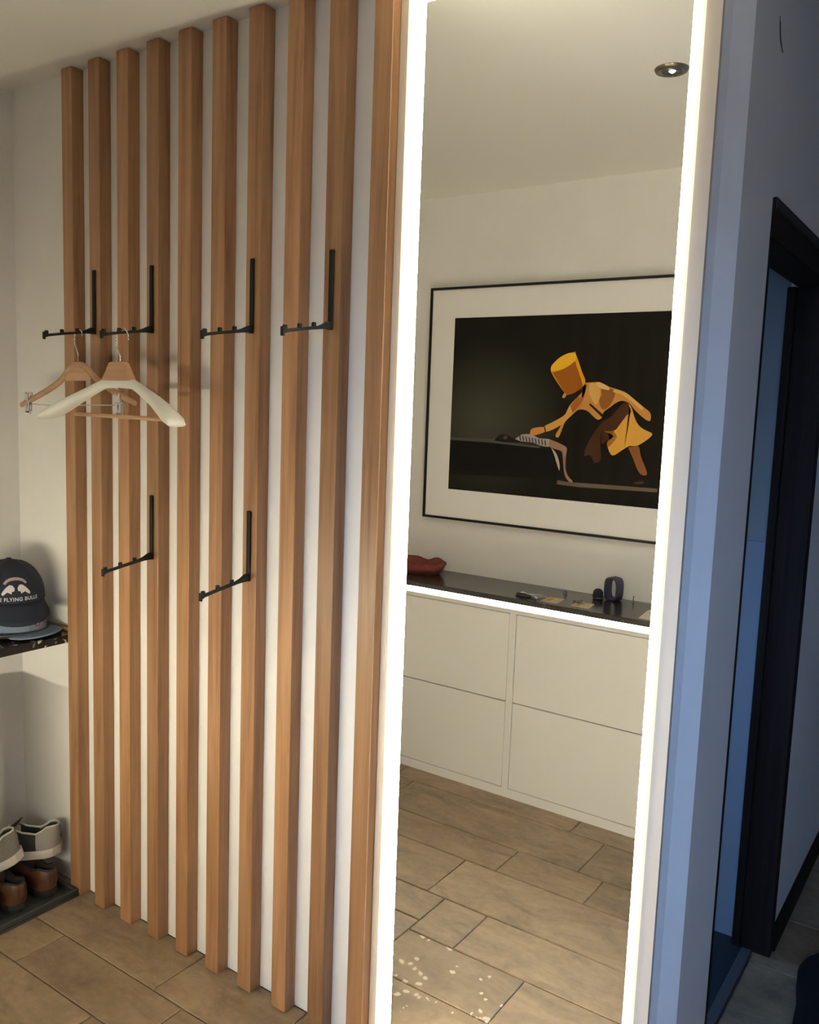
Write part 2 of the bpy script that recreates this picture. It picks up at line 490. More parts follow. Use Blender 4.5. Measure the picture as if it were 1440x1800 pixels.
# dark door frame in the doorway
door_1 = thing('door_1', (-0.465, 0.6, 0), 'dark brown wooden door frame at the right edge', 'door frame')
tag(door_1, kind='structure')
box('jamb', -0.507, -0.424, DY1, DY1 + 0.04, 0.0, 1.90, M_DARKWOOD, door_1, bev=0.002)
box('jamb', -0.507, -0.432, DY0, DY0 + 0.03, 0.0, 1.90, M_DARKWOOD, door_1, bev=0.002)
box('door_head', -0.507, -0.424, DY0, DY1 + 0.04, 1.90, 1.980, M_DARKWOOD, door_1, bev=0.002)
box('door_stop', -0.530, -0.507, DY1 - 0.006, DY1 + 0.04, 0.0, 1.90, M_DARKWOOD, door_1, bev=0.002)
box('door_moulding', -0.430, -0.420, DY0 + 0.002, DY1 + 0.04, 1.957, 1.981, plain('grey_seal', (0.035, 0.035, 0.037), 0.7, spec=0.2), door_1, bev=0.003)

sill = box('trim_1', -0.500, -0.472, DY0, DY1, -0.006, 0.006, plain('grey_sill_stone', (0.06, 0.06, 0.06), 0.6), bev=0.002)
tag(sill, 'narrow grey stone sill in the dark doorway', 'sill', kind='structure')

# small room behind the doorway, lit by its own window
RX = -2.0
wall_inner = box('wall_inner', RX, -0.53, 1.018, 1.10, 0, H, M_BLUEWALL)
tag(wall_inner, 'pale blue wall of the small room behind the doorway', 'wall', kind='structure')
box('dado', RX + 0.02, -0.531, 1.010, 1.018, 0.0, 1.20, M_BLUEDADO, wall_inner, bev=0.002)
wy0, wy1, wz0, wz1 = 0.42, 0.86, 0.80, 1.45
wall_window = boxes('wall_window', [(RX - 0.1, RX, 0.2975, wy0, 0, H), (RX - 0.1, RX, wy1, 1.10, 0, H), (RX - 0.1, RX, wy0, wy1, 0, wz0), (RX - 0.1, RX, wy0, wy1, wz1, H)], M_BLUEWALL)
tag(wall_window, 'window wall of the small room behind the doorway', 'wall', kind='structure')
window_2 = boxes('window_2', [(RX - 0.08, RX - 0.03, wy0, wy0 + 0.04, wz0, wz1), (RX - 0.08, RX - 0.03, wy1 - 0.04, wy1, wz0, wz1),
                              (RX - 0.08, RX - 0.03, wy0 + 0.04, wy1 - 0.04, wz0, wz0 + 0.04), (RX - 0.08, RX - 0.03, wy0 + 0.04, wy1 - 0.04, wz1 - 0.04, wz1)], M_WHITE)
tag(window_2, 'small white window of the room behind the doorway', 'window', kind='structure')
box('window_pane', RX - 0.058, RX - 0.052, wy0 + 0.04, wy1 - 0.04, wz0 + 0.04, wz1 - 0.04, M_PANE, window_2)
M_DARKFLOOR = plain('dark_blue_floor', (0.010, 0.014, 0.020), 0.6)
f2 = box('floor', RX, -0.500, 0.2975, 1.018, -0.006, 0.004, M_DARKFLOOR)
tag(f2, 'dark blue floor behind the doorway', 'floor', kind='structure')

# ================================================================== SLATS
X0, PITCH, SW, SD = -2.28260, 0.122876, 0.04807, 0.03796
slat_labels = [
    'oak wall slat at the far left, beside the plain white wall and stone shelf',
    'second oak wall slat from the left, carrying the leftmost black hook',
    'third oak wall slat from the left, behind the two hangers',
    'fourth oak wall slat from the left, carrying an upper and a lower hook',
    'fifth oak wall slat from the left, bare, right of the white hanger',
    'sixth oak wall slat from the left, bare, just left of a two-hook slat',
    'seventh oak wall slat from the left, carrying the rightmost lower hook',
    'eighth oak wall slat from the left, bare, third from the lit mirror',
    'ninth oak wall slat from the left, carrying the upper hook nearest the mirror',
    'tenth oak wall slat, directly against the lit mirror frame']
bm = bmesh.new()
add_box(bm, 0, SW, -SD, 0, 0, H - 0.002, 0.0016, 2)
slat0 = finish('wall_slat', bm, M_SLAT)
for i in range(10):
    o = slat0 if i == 0 else slat0.copy()
    if i: COL.objects.link(o)
    o.location = (X0 + i * PITCH, 0, 0)
    tag(o, slat_labels[i], 'slat', 'oak slats on the wall')
def slat_c(i): return X0 + i * PITCH + SW / 2

# ================================================================== COAT HOOKS
YF = -SD
def make_hook():
    t = bpy.data.objects.new('coat_hook', None); t.empty_display_size = 0.02
    COL.objects.link(t)
    # local frame: origin on the slat face at the lower end of the plate
    box('wall_plate', -0.0065, 0.0065, -0.006, 0, 0, 0.176, M_BLACK, t, bev=0.0025, seg=2, local=True)
    bm = bmesh.new()
    rings = []
    for (y, z, hw, hh) in [(-0.002, 0.0095, 0.0065, 0.0095), (-0.012, 0.0095, 0.006, 0.0085), (-0.030, 0.0050, 0.0045, 0.0050), (-0.045, 0.0015, 0.004, 0.0036),
                           (-0.10, -0.0065, 0.004, 0.0034), (-0.145, -0.0140, 0.004, 0.0036), (-0.155, -0.0165, 0.0045, 0.0045)]:
        rings.append([(-hw, y, z - hh), (hw, y, z - hh), (hw, y, z + hh), (-hw, y, z + hh)])
    add_loft(bm, rings)
    bmesh.ops.bevel(bm, geom=bm.edges[:], offset=0.0008, segments=1, affect='EDGES')
    finish('arm', bm, M_BLACK, t, local=True)
    for (y, z, hh) in [(-0.058, 0.0035, 0.0085), (-0.104, -0.0035, 0.0085), (-0.150, -0.0115, 0.0095)]:
        bm = bmesh.new()
        add_box(bm, -0.0042, 0.0042, y - 0.0045, y + 0.0045, z - 0.003, z + hh, 0.002, 2)
        finish('peg', bm, M_BLACK, t, local=True)
    # upturned end of the arm
    bm = bmesh.new()
    add_box(bm, -0.0045, 0.0045, -0.160, -0.154, -0.026, -0.006, 0.002, 2)
    finish('end_stop', bm, M_BLACK, t, local=True)
    return t
def copy_tree(o, parent=None):
    c = o.copy(); COL.objects.link(c)
    if parent is not None: c.parent = parent
    for ch in list(o.children): copy_tree(ch, c)
    return c
hook_spots = [(1, 1.714, 'black metal coat hook in the upper row holding the clip hanger'),
              (3, 1.712, 'black metal coat hook in the upper row holding the white-shouldered hanger'),
              (6, 1.705, 'empty black coat hook in the upper row, on the seventh slat'),
              (8, 1.708, 'empty black coat hook in the upper row nearest the lit mirror'),
              (3, 1.106, 'black coat hook in the lower row, left one of two'),
              (6, 1.099, 'black coat hook in the lower row, right one of two')]
hook0 = make_hook()
for i, (s, z, lab) in enumerate(hook_spots):
    o = hook0 if i == 0 else copy_tree(hook0)
    o.location = (slat_c(s), YF, z)
    tag(o, lab, 'coat hook', 'black coat hooks on the slats')

# ================================================================== HANGERS
# --- plain wooden hanger with trouser clips
hx, hy = slat_c(1), -0.092
cl = thing('clip_hanger', (hx, hy, 1.632), 'narrow wooden hanger with chrome trouser clips on the leftmost hook', 'hanger')
za = 1.7185      # top of the hook arm at hy
hook_pts = [(hx + 0.017, hy, za - 0.014), (hx + 0.0165, hy, za - 0.004), (hx + 0.011, hy, za + 0.001), (hx + 0.002, hy, za + 0.0035), (hx - 0.010, hy, za - 0.002),
            (hx - 0.017, hy, za - 0.016), (hx - 0.0165, hy, za - 0.034), (hx - 0.008, hy, za - 0.050), (hx - 0.002, hy, za - 0.062), (hx - 0.001, hy, za - 0.082), (hx, hy, za - 0.094)]
tube('wire_hook', spline(hook_pts, 5), 0.0017, M_CHROME, cl, 8)
arch = [(-0.252, 0.020, -0.118), (-0.215, 0.012, -0.103), (-0.150, 0.002, -0.077), (-0.095, -0.002, -0.052), (-0.066, -0.002, -0.033), (-0.045, -0.001, -0.014), (-0.022, 0, -0.003), (0.0, 0, 0.0),
        (0.022, 0, -0.003), (0.045, -0.001, -0.014), (0.066, -0.002, -0.031), (0.095, -0.002, -0.048), (0.150, 0.002, -0.071), (0.215, 0.012, -0.090), (0.252, 0.020, -0.100)]
# the hanger is turned a little on its hook: right end towards the wall
body = spline([(hx + x, hy - y * 0.6 + 0.03 * x, 1.627 + z) for x, y, z in arch], 4)
n = len(body)
rad = [0.0095 * (1.0 - 0.25 * abs(2 * i / (n - 1) - 1) ** 3) for i in range(n)]
tube('shoulder_bar', body, rad, M_HANGWOOD, cl, 10, flat=(0.62, 1.0))
bm = bmesh.new()
prof = [(-0.060, -0.036), (-0.045, -0.022), (-0.022, -0.010), (0, -0.007), (0.022, -0.010), (0.045, -0.022), (0.060, -0.036)]
ring_a = [(hx + x, hy - 0.0035, 1.627 + z) for x, z in prof] + [(hx + 0.058, hy - 0.0035, 1.627 - 0.043), (hx - 0.058, hy - 0.0035, 1.627 - 0.045)]
ring_b = [(x, hy + 0.0035, z) for x, y, z in ring_a]
add_loft(bm, [ring_a, ring_b])
finish('centre_web', bm, M_HANGWOOD, cl)
tube('trouser_rail', spline([(hx - 0.225, hy - 0.014, 1.514), (hx - 0.10, hy - 0.014, 1.512), (hx + 0.05, hy - 0.006, 1.517), (hx + 0.20, hy, 1.521)], 4), 0.0017, M_CHROME, cl, 8)
def clip(cx, cy, cz):
    c = bmesh.new()
    for s in (-1, 1):
        pts = spline([(cx, cy + s * 0.009, cz + 0.030), (cx, cy + s * 0.003, cz + 0.012), (cx, cy + s * 0.006, cz - 0.006), (cx, cy + s * 0.0015, cz - 0.030)], 3)
        add_tube(c, pts, 0.0015, 6, flat=(7.0 if False else 1.0, 1.0))
        for (za_, zb_, yo) in [(0.006, 0.030, 0.0065), (-0.030, 0.004, 0.004)]:
            add_box(c, cx - 0.010, cx + 0.010, cy + s * yo - 0.0008, cy + s * yo + 0.0008, cz + za_, cz + zb_, 0.0006)
    o = finish('clip', c, M_CHROME, cl)
    tube('clip_spring', [(cx - 0.011, cy, cz + 0.004), (cx + 0.011, cy, cz + 0.004)], 0.0045, M_STEEL, o, 10)
    bm = bmesh.new()
    for s in (-1, 1):
        add_box(bm, cx - 0.0105, cx + 0.0105, cy + s * 0.003 - 0.0018, cy + s * 0.003 + 0.0018, cz - 0.036, cz - 0.024, 0.0008)
    finish('clip_pad', bm, M_CREAM, o)
clip(hx - 0.222, hy - 0.014, 1.517)
clip(hx + 0.180, hy - 0.001, 1.522)

# --- broad white-shouldered suit hanger with wooden neck
hx, hy = slat_c(3) - 0.012, -0.135
sh = thing('suit_hanger', (hx, hy, 1.63), 'broad white-shouldered hanger with wooden neck piece on the second hook', 'hanger')
za = 1.7115
hk = [(hx + 0.040, hy, za - 0.024), (hx + 0.038, hy, za - 0.010), (hx + 0.028, hy, za + 0.001), (hx + 0.016, hy, za + 0.004), (hx + 0.002, hy, za - 0.002),
      (hx - 0.009, hy, za - 0.018), (hx - 0.010, hy, za - 0.036), (hx - 0.003, hy, za - 0.052), (hx + 0.006, hy, za - 0.066), (hx + 0.006, hy, za - 0.088)]
tube('wire_hook', spline(hk, 5), 0.0019, M_CHROME, sh, 8)
bm = bmesh.new()
rings = []
for (z, hw, hd) in [(1.632, 0.026, 0.0075), (1.629, 0.032, 0.009), (1.612, 0.041, 0.010), (1.588, 0.058, 0.011), (1.583, 0.060, 0.011)]:
    rings.append([(hx + hw, hy - hd, z), (hx + hw, hy + hd, z), (hx - hw, hy + hd, z), (hx - hw, hy - hd, z)])
add_loft(bm, rings)
bmesh.ops.bevel(bm, geom=[e for e in bm.edges if e.is_manifold], offset=0.002, segments=2, affect='EDGES')
finish('neck_piece', bm, M_HANGWOOD, sh)
# shoulders: (offset from centre, z of top edge, z of lower edge, half depth, forward bow)
half = [(0.0, 1.588, 1.566, 0.010, 0.0), (0.058, 1.588, 1.563, 0.011, 0.0), (0.085, 1.578, 1.553, 0.013, 0.002), (0.12, 1.564, 1.538, 0.016, 0.006), (0.16, 1.548, 1.520, 0.020, 0.012),
        (0.20, 1.531, 1.500, 0.025, 0.020), (0.235, 1.514, 1.483, 0.029, 0.028), (0.258, 1.500, 1.478, 0.030, 0.034), (0.268, 1.488, 1.476, 0.028, 0.037)]
def sring(dx, zt, zb, hd, bow):
    out = []
    for k in range(14):
        a = 2 * PI * k / 14
        ca, sa = math.cos(a), math.sin(a)
        e = 0.7
        out.append((hx + dx, hy - bow + hd * math.copysign(abs(ca) ** e, ca), (zt + zb) / 2 + (zt - zb) / 2 * math.copysign(abs(sa) ** e, sa)))
    return out
rings = [sring(-d, a, b, c, e) for d, a, b, c, e in reversed(half)] + [sring(d, a, b, c, e) for d, a, b, c, e in half[1:]]
bm = bmesh.new()
add_loft(bm, rings)
finish('shoulder', bm, M_CREAM, sh, smooth=True)
tube('trouser_bar', [(hx - 0.165, hy - 0.014, 1.4935), (hx + 0.205, hy - 0.020, 1.4915)], 0.0055, M_HANGWOOD, sh, 10)

# ================================================================== MIRROR WITH LIGHT STRIPS
MX0, MX1, MZ1 = -1.1275, -0.463, 2.420
MY = -0.010
mir = thing('lit_mirror', ((MX0 + MX1) / 2, 0, 0), 'tall wall mirror framed by glowing white light strips', 'mirror')
box('backing', MX0, MX1, -0.0085, 0.0, 0.0, MZ1, M_FRAMEWHITE, mir)
box('mirror_glass', -1.092, -0.492, MY, -0.0085, 0.030, 2.391, M_MIRROR, mir)
box('frame_edge', MX0, -1.092, -0.0115, -0.0085, 0.0, MZ1, M_FRAMEWHITE, mir)
box('frame_edge', -0.492, MX1, -0.0115, -0.0085, 0.0, MZ1, M_FRAMEWHITE, mir)
box('frame_edge', -1.092, -0.492, -0.0115, -0.0085, 2.391, MZ1, M_FRAMEWHITE, mir)
box('frame_edge', -1.092, -0.492, -0.0115, -0.0085, 0.0, 0.030, M_FRAMEWHITE, mir)
LY0, LY1 = -0.0265, MY
box('glow_baffle', -1.0915, -1.0900, -0.0355, LY1, 0.030, 2.391, M_BAFFLEGLOW2, mir)  # added lip: keeps strip light off the last slat, glows onto the frame
box('glow_baffle', -0.492, -0.4905, LY0, LY1, 0.030, 2.391, M_BAFFLEGLOW, mir)  # added lip on the right, its glow warms the frame edge
box('light_strip', -1.0900, -1.0765, LY0, LY1, 0.030, 2.391, M_LED, mir)
box('light_strip', -0.507, -0.492, LY0, LY1, 0.030, 2.391, M_LED, mir)
box('light_strip', -1.0765, -0.507, LY0, LY1, 2.374, 2.391, M_LED, mir)
box('light_strip', -1.0765, -0.507, LY0, LY1, 0.030, 0.047, M_LED, mir)

# ================================================================== OPPOSITE SIDE (seen in the mirror)
CF = -1.436           # cabinet front plane
WT0, WT1 = 0.800, 0.822
CX = [-2.075, -1.5325, -0.960]
cab_labels = ['white drawer cabinet in the mirror, the left one, below the red bowl',
              'white drawer cabinet in the mirror, the right one, below the keys',
              ]
for i in range(2):
    x0, x1 = CX[i], CX[i + 1]
    c = thing('drawer_cabinet', ((x0 + x1) / 2, (CF + YO) / 2, 0), cab_labels[i], 'cabinet', 'white cabinets opposite the mirror')
    g = 0.0135
    boxes('carcass', [(x0, x0 + g, YO, CF, 0, 0.772), (x1 - g, x1, YO, CF, 0, 0.772), (x0 + g, x1 - g, YO, CF, 0, 0.036), (x0 + g, x1 - g, YO, CF, 0.754, 0.772),
                      (x0 + g, x1 - g, YO, YO + 0.01, 0.036, 0.754)], M_WHITE, c)
    for (z0, z1) in ((0.0395, 0.3915), (0.3965, 0.7505)):
        box('drawer_front', x0 + g + 0.003, x1 - g - 0.003, CF - 0.020, CF - 0.0015, z0, z1, M_WHITE, c, bev=0.0012)
# panel filling the corner between the cabinets and the left wall
cp = box('corner_panel', XL, CX[0], YO, CF, 0, 0.772, M_WHITE)
tag(cp, 'plain white corner panel between the cabinets and the left wall', 'panel')
wt = box('worktop', XL, CX[2] + 0.01, YO, CF + 0.027, WT0, WT1, M_SLATE, bev=0.0015)
tag(wt, 'dark stone worktop on the white cabinets, seen in the mirror', 'worktop')
ls = thing('light_bar', (-1.3, CF, 0.772), 'glowing light bar under the front edge of the worktop', 'light')
box('profile', XL, CX[2], CF - 0.03, CF - 0.002, 0.772, WT0, M_STEEL, ls)
bm = bmesh.new()
sec = [(CF - 0.002, 0.7735), (CF + 0.000, 0.7735), (CF + 0.000, 0.799), (CF - 0.002, 0.799)]
add_loft(bm, [[(XL + 0.32, y, z) for y, z in sec], [(CX[2], y, z) for y, z in sec]])
finish('diffuser', bm, M_LEDC, ls)
box('spill_baffle', XL + 0.32, CX[2], CF - 0.002, CF + 0.013, 0.7715, 0.7735, M_WHITE, ls)  # baffle added below the bar to hold its light off the floor

# stone shelf along the left wall
XS = -2.283
sf = thing('stone_shelf', (-2.44, -0.7, WT0), 'black speckled granite shelf along the left wall', 'shelf')
box('slab', XL, XS, CF + 0.027, 0.0, WT0 - 0.002, WT1, M_GRANITE, sf, bev=0.0015)
lath = box('wooden_lath', -2.43, XS, -0.012, 0.0, WT1, WT1 + 0.011, M_LATH)
tag(lath, 'thin brown wooden lath at the back corner of the granite shelf', 'lath')

# white wall-hung shoe cupboard under the shelf, just outside the left picture edge (it shades the corner with the tray)
cu_ = thing('shoe_cupboard', (-2.44, -0.9, 0.22), 'white wall-hung shoe cupboard under the granite shelf', 'cupboard')
box('cupboard_body', XL + 0.003, -2.312, CF + 0.002, -0.318, 0.22, 0.67, M_WHITE, cu_, bev=0.002)
for q in range(2):
    y0 = CF + 0.004 + q * 0.556
    d = box('cupboard_door', -2.312, -2.294, y0, y0 + 0.553, 0.222, 0.668, M_WHITE, cu_, bev=0.0015)
    box('handle', -2.294, -2.286, y0 + 0.20, y0 + 0.31, 0.60, 0.612, M_STEEL, d, bev=0.002)

# ---------------------------------------------------------------- framed picture
PY = -1.684
px0, px1, pz0, pz1 = -2.140, -0.700, 1.058, 2.063
pic = thing('framed_picture', ((px0 + px1) / 2, YO, pz0), 'black framed stage photograph of a bending figure in a yellow hat', 'picture')
fb = 0.010
boxes('frame', [(px0, px0 + fb, YO, PY + 0.006, pz0, pz1), (px1 - fb, px1, YO, PY + 0.006, pz0, pz1), (px0 + fb, px1 - fb, YO, PY + 0.006, pz0, pz0 + fb), (px0 + fb, px1 - fb, YO, PY + 0.006, pz1 - fb, pz1)], M_BLACK, pic)
M_MAT = plain('mount_board', (0.93, 0.91, 0.88), 0.9)
box('mount', px0 + fb, px1 - fb, YO, PY - 0.002, pz0 + fb, pz1 - fb, M_MAT, pic)
qx0, qx1, qz0, qz1 = -2.013, -0.828, 1.193, 1.932
# the print: dark stage with a dim greenish light at the left
def print_ground():
    m, nt, b = new_mat('stage_print')
    N, L = nt.nodes, nt.links
    tc = N.new('ShaderNodeTexCoord')
    mp = N.new('ShaderNodeMapping')
    mp.inputs['Location'].default_value = (1.85, 0, -1.50)
    L.new(tc.outputs['Object'], mp.inputs['Vector'])
    sc = N.new('ShaderNodeMapping'); sc.inputs['Scale'].default_value = (2.6, 0, 3.0)
    L.new(mp.outputs[0], sc.inputs['Vector'])
    g = N.new('ShaderNodeTexGradient'); g.gradient_type = 'SPHERICAL'
    L.new(sc.outputs[0], g.inputs['Vector'])
    r = N.new('ShaderNodeValToRGB')
    r.color_ramp.elements[0].color = (0.0105, 0.0095, 0.0080, 1)
    r.color_ramp.elements[1].color = (0.060, 0.058, 0.040, 1)
    L.new(g.outputs['Fac'], r.inputs['Fac'])
    L.new(r.outputs['Color'], b.inputs['Base Color'])
    b.inputs['Roughness'].default_value = 0.8
    b.inputs['Specular IOR Level'].default_value = 0.05
    return m
pr = box('print', qx0, qx1, PY - 0.002, PY - 0.0012, qz0, qz1, print_ground(), pic)
ART = {
    'hat': [(-1.5483, 1.7106), (-1.5279, 1.679), (-1.4803, 1.6228), (-1.458, 1.6173), (-1.4265, 1.6328), (-1.3953, 1.6655), (-1.4124, 1.7073), (-1.4406, 1.7715), (-1.4575, 1.7815)],
    'hat_shade': [(-1.5406, 1.7041), (-1.4803, 1.6228), (-1.458, 1.6173), (-1.4265, 1.6328), (-1.4064, 1.6555), (-1.4381, 1.7319), (-1.4445, 1.7468), (-1.4652, 1.7319), (-1.497, 1.7158), (-1.5296, 1.7066)],
    'hat_top': [(-1.5479, 1.7141), (-1.5464, 1.7267), (-1.5372, 1.7393), (-1.5109, 1.7628), (-1.479, 1.7781), (-1.4575, 1.7815), (-1.4418, 1.7725), (-1.4428, 1.7542), (-1.4653, 1.7329), (-1.4971, 1.7168), (-1.5297, 1.7077), (-1.5454, 1.7091)],
    'face': [(-1.4803, 1.6228), (-1.4875, 1.6066), (-1.4785, 1.5942), (-1.4563, 1.5898), (-1.4305, 1.6104), (-1.4078, 1.6356), (-1.4064, 1.6555), (-1.4265, 1.6328), (-1.458, 1.6173)],
    'nose': [(-1.4914, 1.6065), (-1.4805, 1.6258), (-1.4732, 1.6144), (-1.4834, 1.6017)],
    'coat': [(-1.4042, 1.6629), (-1.3752, 1.6658), (-1.3358, 1.6677), (-1.301, 1.6521), (-1.2696, 1.6429), (-1.228, 1.6292), (-1.1911, 1.6036), (-1.1597, 1.5805), (-1.1285, 1.5576), (-1.1223, 1.5388), (-1.1271, 1.5233), (-1.1516, 1.5353), (-1.1884, 1.5653), (-1.2101, 1.5887), (-1.241, 1.5976), (-1.2658, 1.5872), (-1.2854, 1.5721), (-1.3125, 1.5517), (-1.3189, 1.5294), (-1.3341, 1.5214), (-1.3561, 1.5354), (-1.373, 1.5497), (-1.3949, 1.559), (-1.4216, 1.5557), (-1.4473, 1.5323), (-1.473, 1.5062), (-1.492, 1.4546), (-1.5024, 1.4429), (-1.5114, 1.4537), (-1.4938, 1.485), (-1.4795, 1.5211), (-1.4579, 1.5721), (-1.4249, 1.608), (-1.39, 1.6483)],
    'arm': [(-1.4552, 1.5722), (-1.4749, 1.5364), (-1.5176, 1.5095), (-1.564, 1.4847), (-1.5571, 1.4644), (-1.5158, 1.479), (-1.4784, 1.5034), (-1.4452, 1.5424)],
    'hand': [(-1.5582, 1.4834), (-1.5951, 1.4808), (-1.6205, 1.4719), (-1.6251, 1.451), (-1.6047, 1.4483), (-1.5821, 1.4545), (-1.5566, 1.466)],
    'band': [(-1.5645, 1.4841), (-1.5589, 1.4844), (-1.5532, 1.4661), (-1.5588, 1.4649)],
    'fold1': [(-1.375, 1.6633), (-1.3781, 1.6288), (-1.36, 1.5946), (-1.3432, 1.5803), (-1.3301, 1.6199), (-1.3431, 1.6588)],
    'fold2': [(-1.3274, 1.6591), (-1.3203, 1.6299), (-1.3337, 1.5953), (-1.3158, 1.5614), (-1.286, 1.5818), (-1.2687, 1.6308), (-1.2954, 1.6449)],
    'fold3': [(-1.4249, 1.608), (-1.4549, 1.5672), (-1.4428, 1.5475), (-1.4122, 1.5784), (-1.4004, 1.6036)],
    'light1': [(-1.3384, 1.6677), (-1.301, 1.6521), (-1.2949, 1.6376), (-1.3317, 1.6443), (-1.3511, 1.6612)],
    'light2': [(-1.2695, 1.6415), (-1.228, 1.6292), (-1.1911, 1.6036), (-1.1569, 1.5758), (-1.1636, 1.566), (-1.2057, 1.5984), (-1.2477, 1.6216), (-1.279, 1.6306)],
    'strap': [(-1.3699, 1.5845), (-1.3119, 1.5419), (-1.3164, 1.5309), (-1.3749, 1.5794)],
    'trousers': [(-1.3129, 1.5173), (-1.2828, 1.5331), (-1.24, 1.5831), (-1.2154, 1.5934), (-1.1978, 1.5554), (-1.2304, 1.5155), (-1.2739, 1.4771), (-1.2824, 1.4497), (-1.3168, 1.4183), (-1.3083, 1.3691), (-1.3362, 1.3514), (-1.3567, 1.3811), (-1.3821, 1.3756), (-1.375, 1.4151), (-1.3467, 1.4714)],
    'tail': [(-1.2171, 1.5441), (-1.2402, 1.5103), (-1.2662, 1.4789), (-1.3076, 1.4771), (-1.2651, 1.4614), (-1.2903, 1.436), (-1.2677, 1.3855), (-1.2281, 1.4075), (-1.1989, 1.4257), (-1.1641, 1.4305), (-1.1118, 1.4725), (-1.1435, 1.4902), (-1.1695, 1.5083), (-1.1864, 1.5365), (-1.2016, 1.5745), (-1.2139, 1.5862), (-1.2003, 1.5553)],
    'tail_shade': [(-1.2662, 1.4789), (-1.3076, 1.4771), (-1.2651, 1.4614), (-1.2903, 1.436), (-1.2828, 1.4177), (-1.2519, 1.4561)],
    'leg': [(-1.2035, 1.4196), (-1.1639, 1.4276), (-1.1512, 1.3887), (-1.1281, 1.3418), (-1.1232, 1.3204), (-1.1439, 1.3189), (-1.1628, 1.3394), (-1.1805, 1.3772)],
    'shoe': [(-1.1741, 1.285), (-1.1447, 1.2946), (-1.1321, 1.2931), (-1.1365, 1.284), (-1.1638, 1.2809)],
    'shirt': [(-1.6941, 1.4283), (-1.66, 1.4493), (-1.6163, 1.4498), (-1.581, 1.436), (-1.5355, 1.4346), (-1.5366, 1.4053), (-1.5794, 1.4081), (-1.6145, 1.4177), (-1.6671, 1.4202)],
    'hair': [(-1.7928, 1.4165), (-1.767, 1.4444), (-1.7337, 1.4422), (-1.6971, 1.4282), (-1.6669, 1.4176), (-1.72, 1.4112)],
    'cheek': [(-1.7512, 1.4318), (-1.7396, 1.4403), (-1.73, 1.4302), (-1.7447, 1.4242)],
    'thigh': [(-1.5355, 1.4346), (-1.4898, 1.4201), (-1.4602, 1.4054), (-1.4587, 1.3826), (-1.4624, 1.334), (-1.4477, 1.2941), (-1.4243, 1.2714), (-1.4389, 1.2682), (-1.4609, 1.2931), (-1.4713, 1.3436), (-1.4764, 1.3816), (-1.4909, 1.3925), (-1.5366, 1.4053)],
    'legwhite': [(-1.5278, 1.4006), (-1.5041, 1.3799), (-1.4879, 1.3425), (-1.4854, 1.3109), (-1.4954, 1.3292), (-1.512, 1.3718)],
    'bed_edge': [(-1.9464, 1.4196), (-1.7932, 1.4234), (-1.7867, 1.4168), (-1.6961, 1.4108), (-1.5791, 1.404), (-1.5815, 1.3961), (-1.6956, 1.4019), (-1.8169, 1.4072), (-1.9458, 1.4087)],
    'bed': [(-1.9458, 1.4087), (-1.8169, 1.4072), (-1.6956, 1.4019), (-1.5815, 1.3961), (-1.5276, 1.3965), (-1.5036, 1.3723), (-1.4922, 1.3217), (-1.4921, 1.2754), (-1.9479, 1.2573)],
    'stage': [(-1.4919, 1.2713), (-1.4472, 1.2676), (-1.0789, 1.2708), (-1.0779, 1.2564), (-1.4023, 1.2507), (-1.4937, 1.2547)],
}
ART_COL = {
    'bed': (0.008, 0.0075, 0.007), 'bed_edge': (0.075, 0.07, 0.065), 'stage': (0.12, 0.085, 0.06), 'hair': (0.014, 0.011, 0.010), 'cheek': (0.10, 0.06, 0.045),
    'shirt': (0.34, 0.29, 0.27), 'thigh': (0.30, 0.16, 0.10), 'legwhite': (0.45, 0.36, 0.33), 'trousers': (0.055, 0.023, 0.011), 'leg': (0.20, 0.075, 0.026), 'shoe': (0.05, 0.04, 0.03),
    'tail': (0.60, 0.31, 0.055), 'tail_shade': (0.26, 0.105, 0.02), 'coat': (0.46, 0.21, 0.052), 'fold1': (0.60, 0.34, 0.095), 'fold2': (0.22, 0.085, 0.02), 'fold3': (0.30, 0.10, 0.024),
    'light1': (0.70, 0.46, 0.16), 'light2': (0.62, 0.36, 0.10), 'strap': (0.03, 0.012, 0.006), 'arm': (0.58, 0.28, 0.07), 'hand': (0.55, 0.22, 0.055), 'band': (0.03, 0.014, 0.008),
    'face': (0.018, 0.012, 0.008), 'nose': (0.50, 0.24, 0.09), 'hat': (0.62, 0.28, 0.02), 'hat_shade': (0.27, 0.085, 0.012), 'hat_top': (0.78, 0.42, 0.028)}
bm = bmesh.new()
art_mats = []
for i, (k, colr) in enumerate(ART_COL.items()):
    art_mats.append(plain('print_ink_' + k, colr, 0.8, spec=0.05))
    y = PY - 0.0012 + 0.00006 * (i + 1)
    pts = ART[k]
    if k in ('bed', 'bed_edge'): pts = [(max(qx0, -2.013) if p[0] < -1.9 else p[0], p[1]) for p in pts]
    if k not in ('stage', 'bed', 'bed_edge', 'strap', 'band'):
        sp = spline([(p[0], 0, p[1]) for p in pts] + [(pts[0][0], 0, pts[0][1])], 3)[:-1]
        pts = [(v.x, v.z) for v in sp]
    f = bm.faces.new([bm.verts.new((x, y, z)) for x, z in pts])
    f.material_index = i
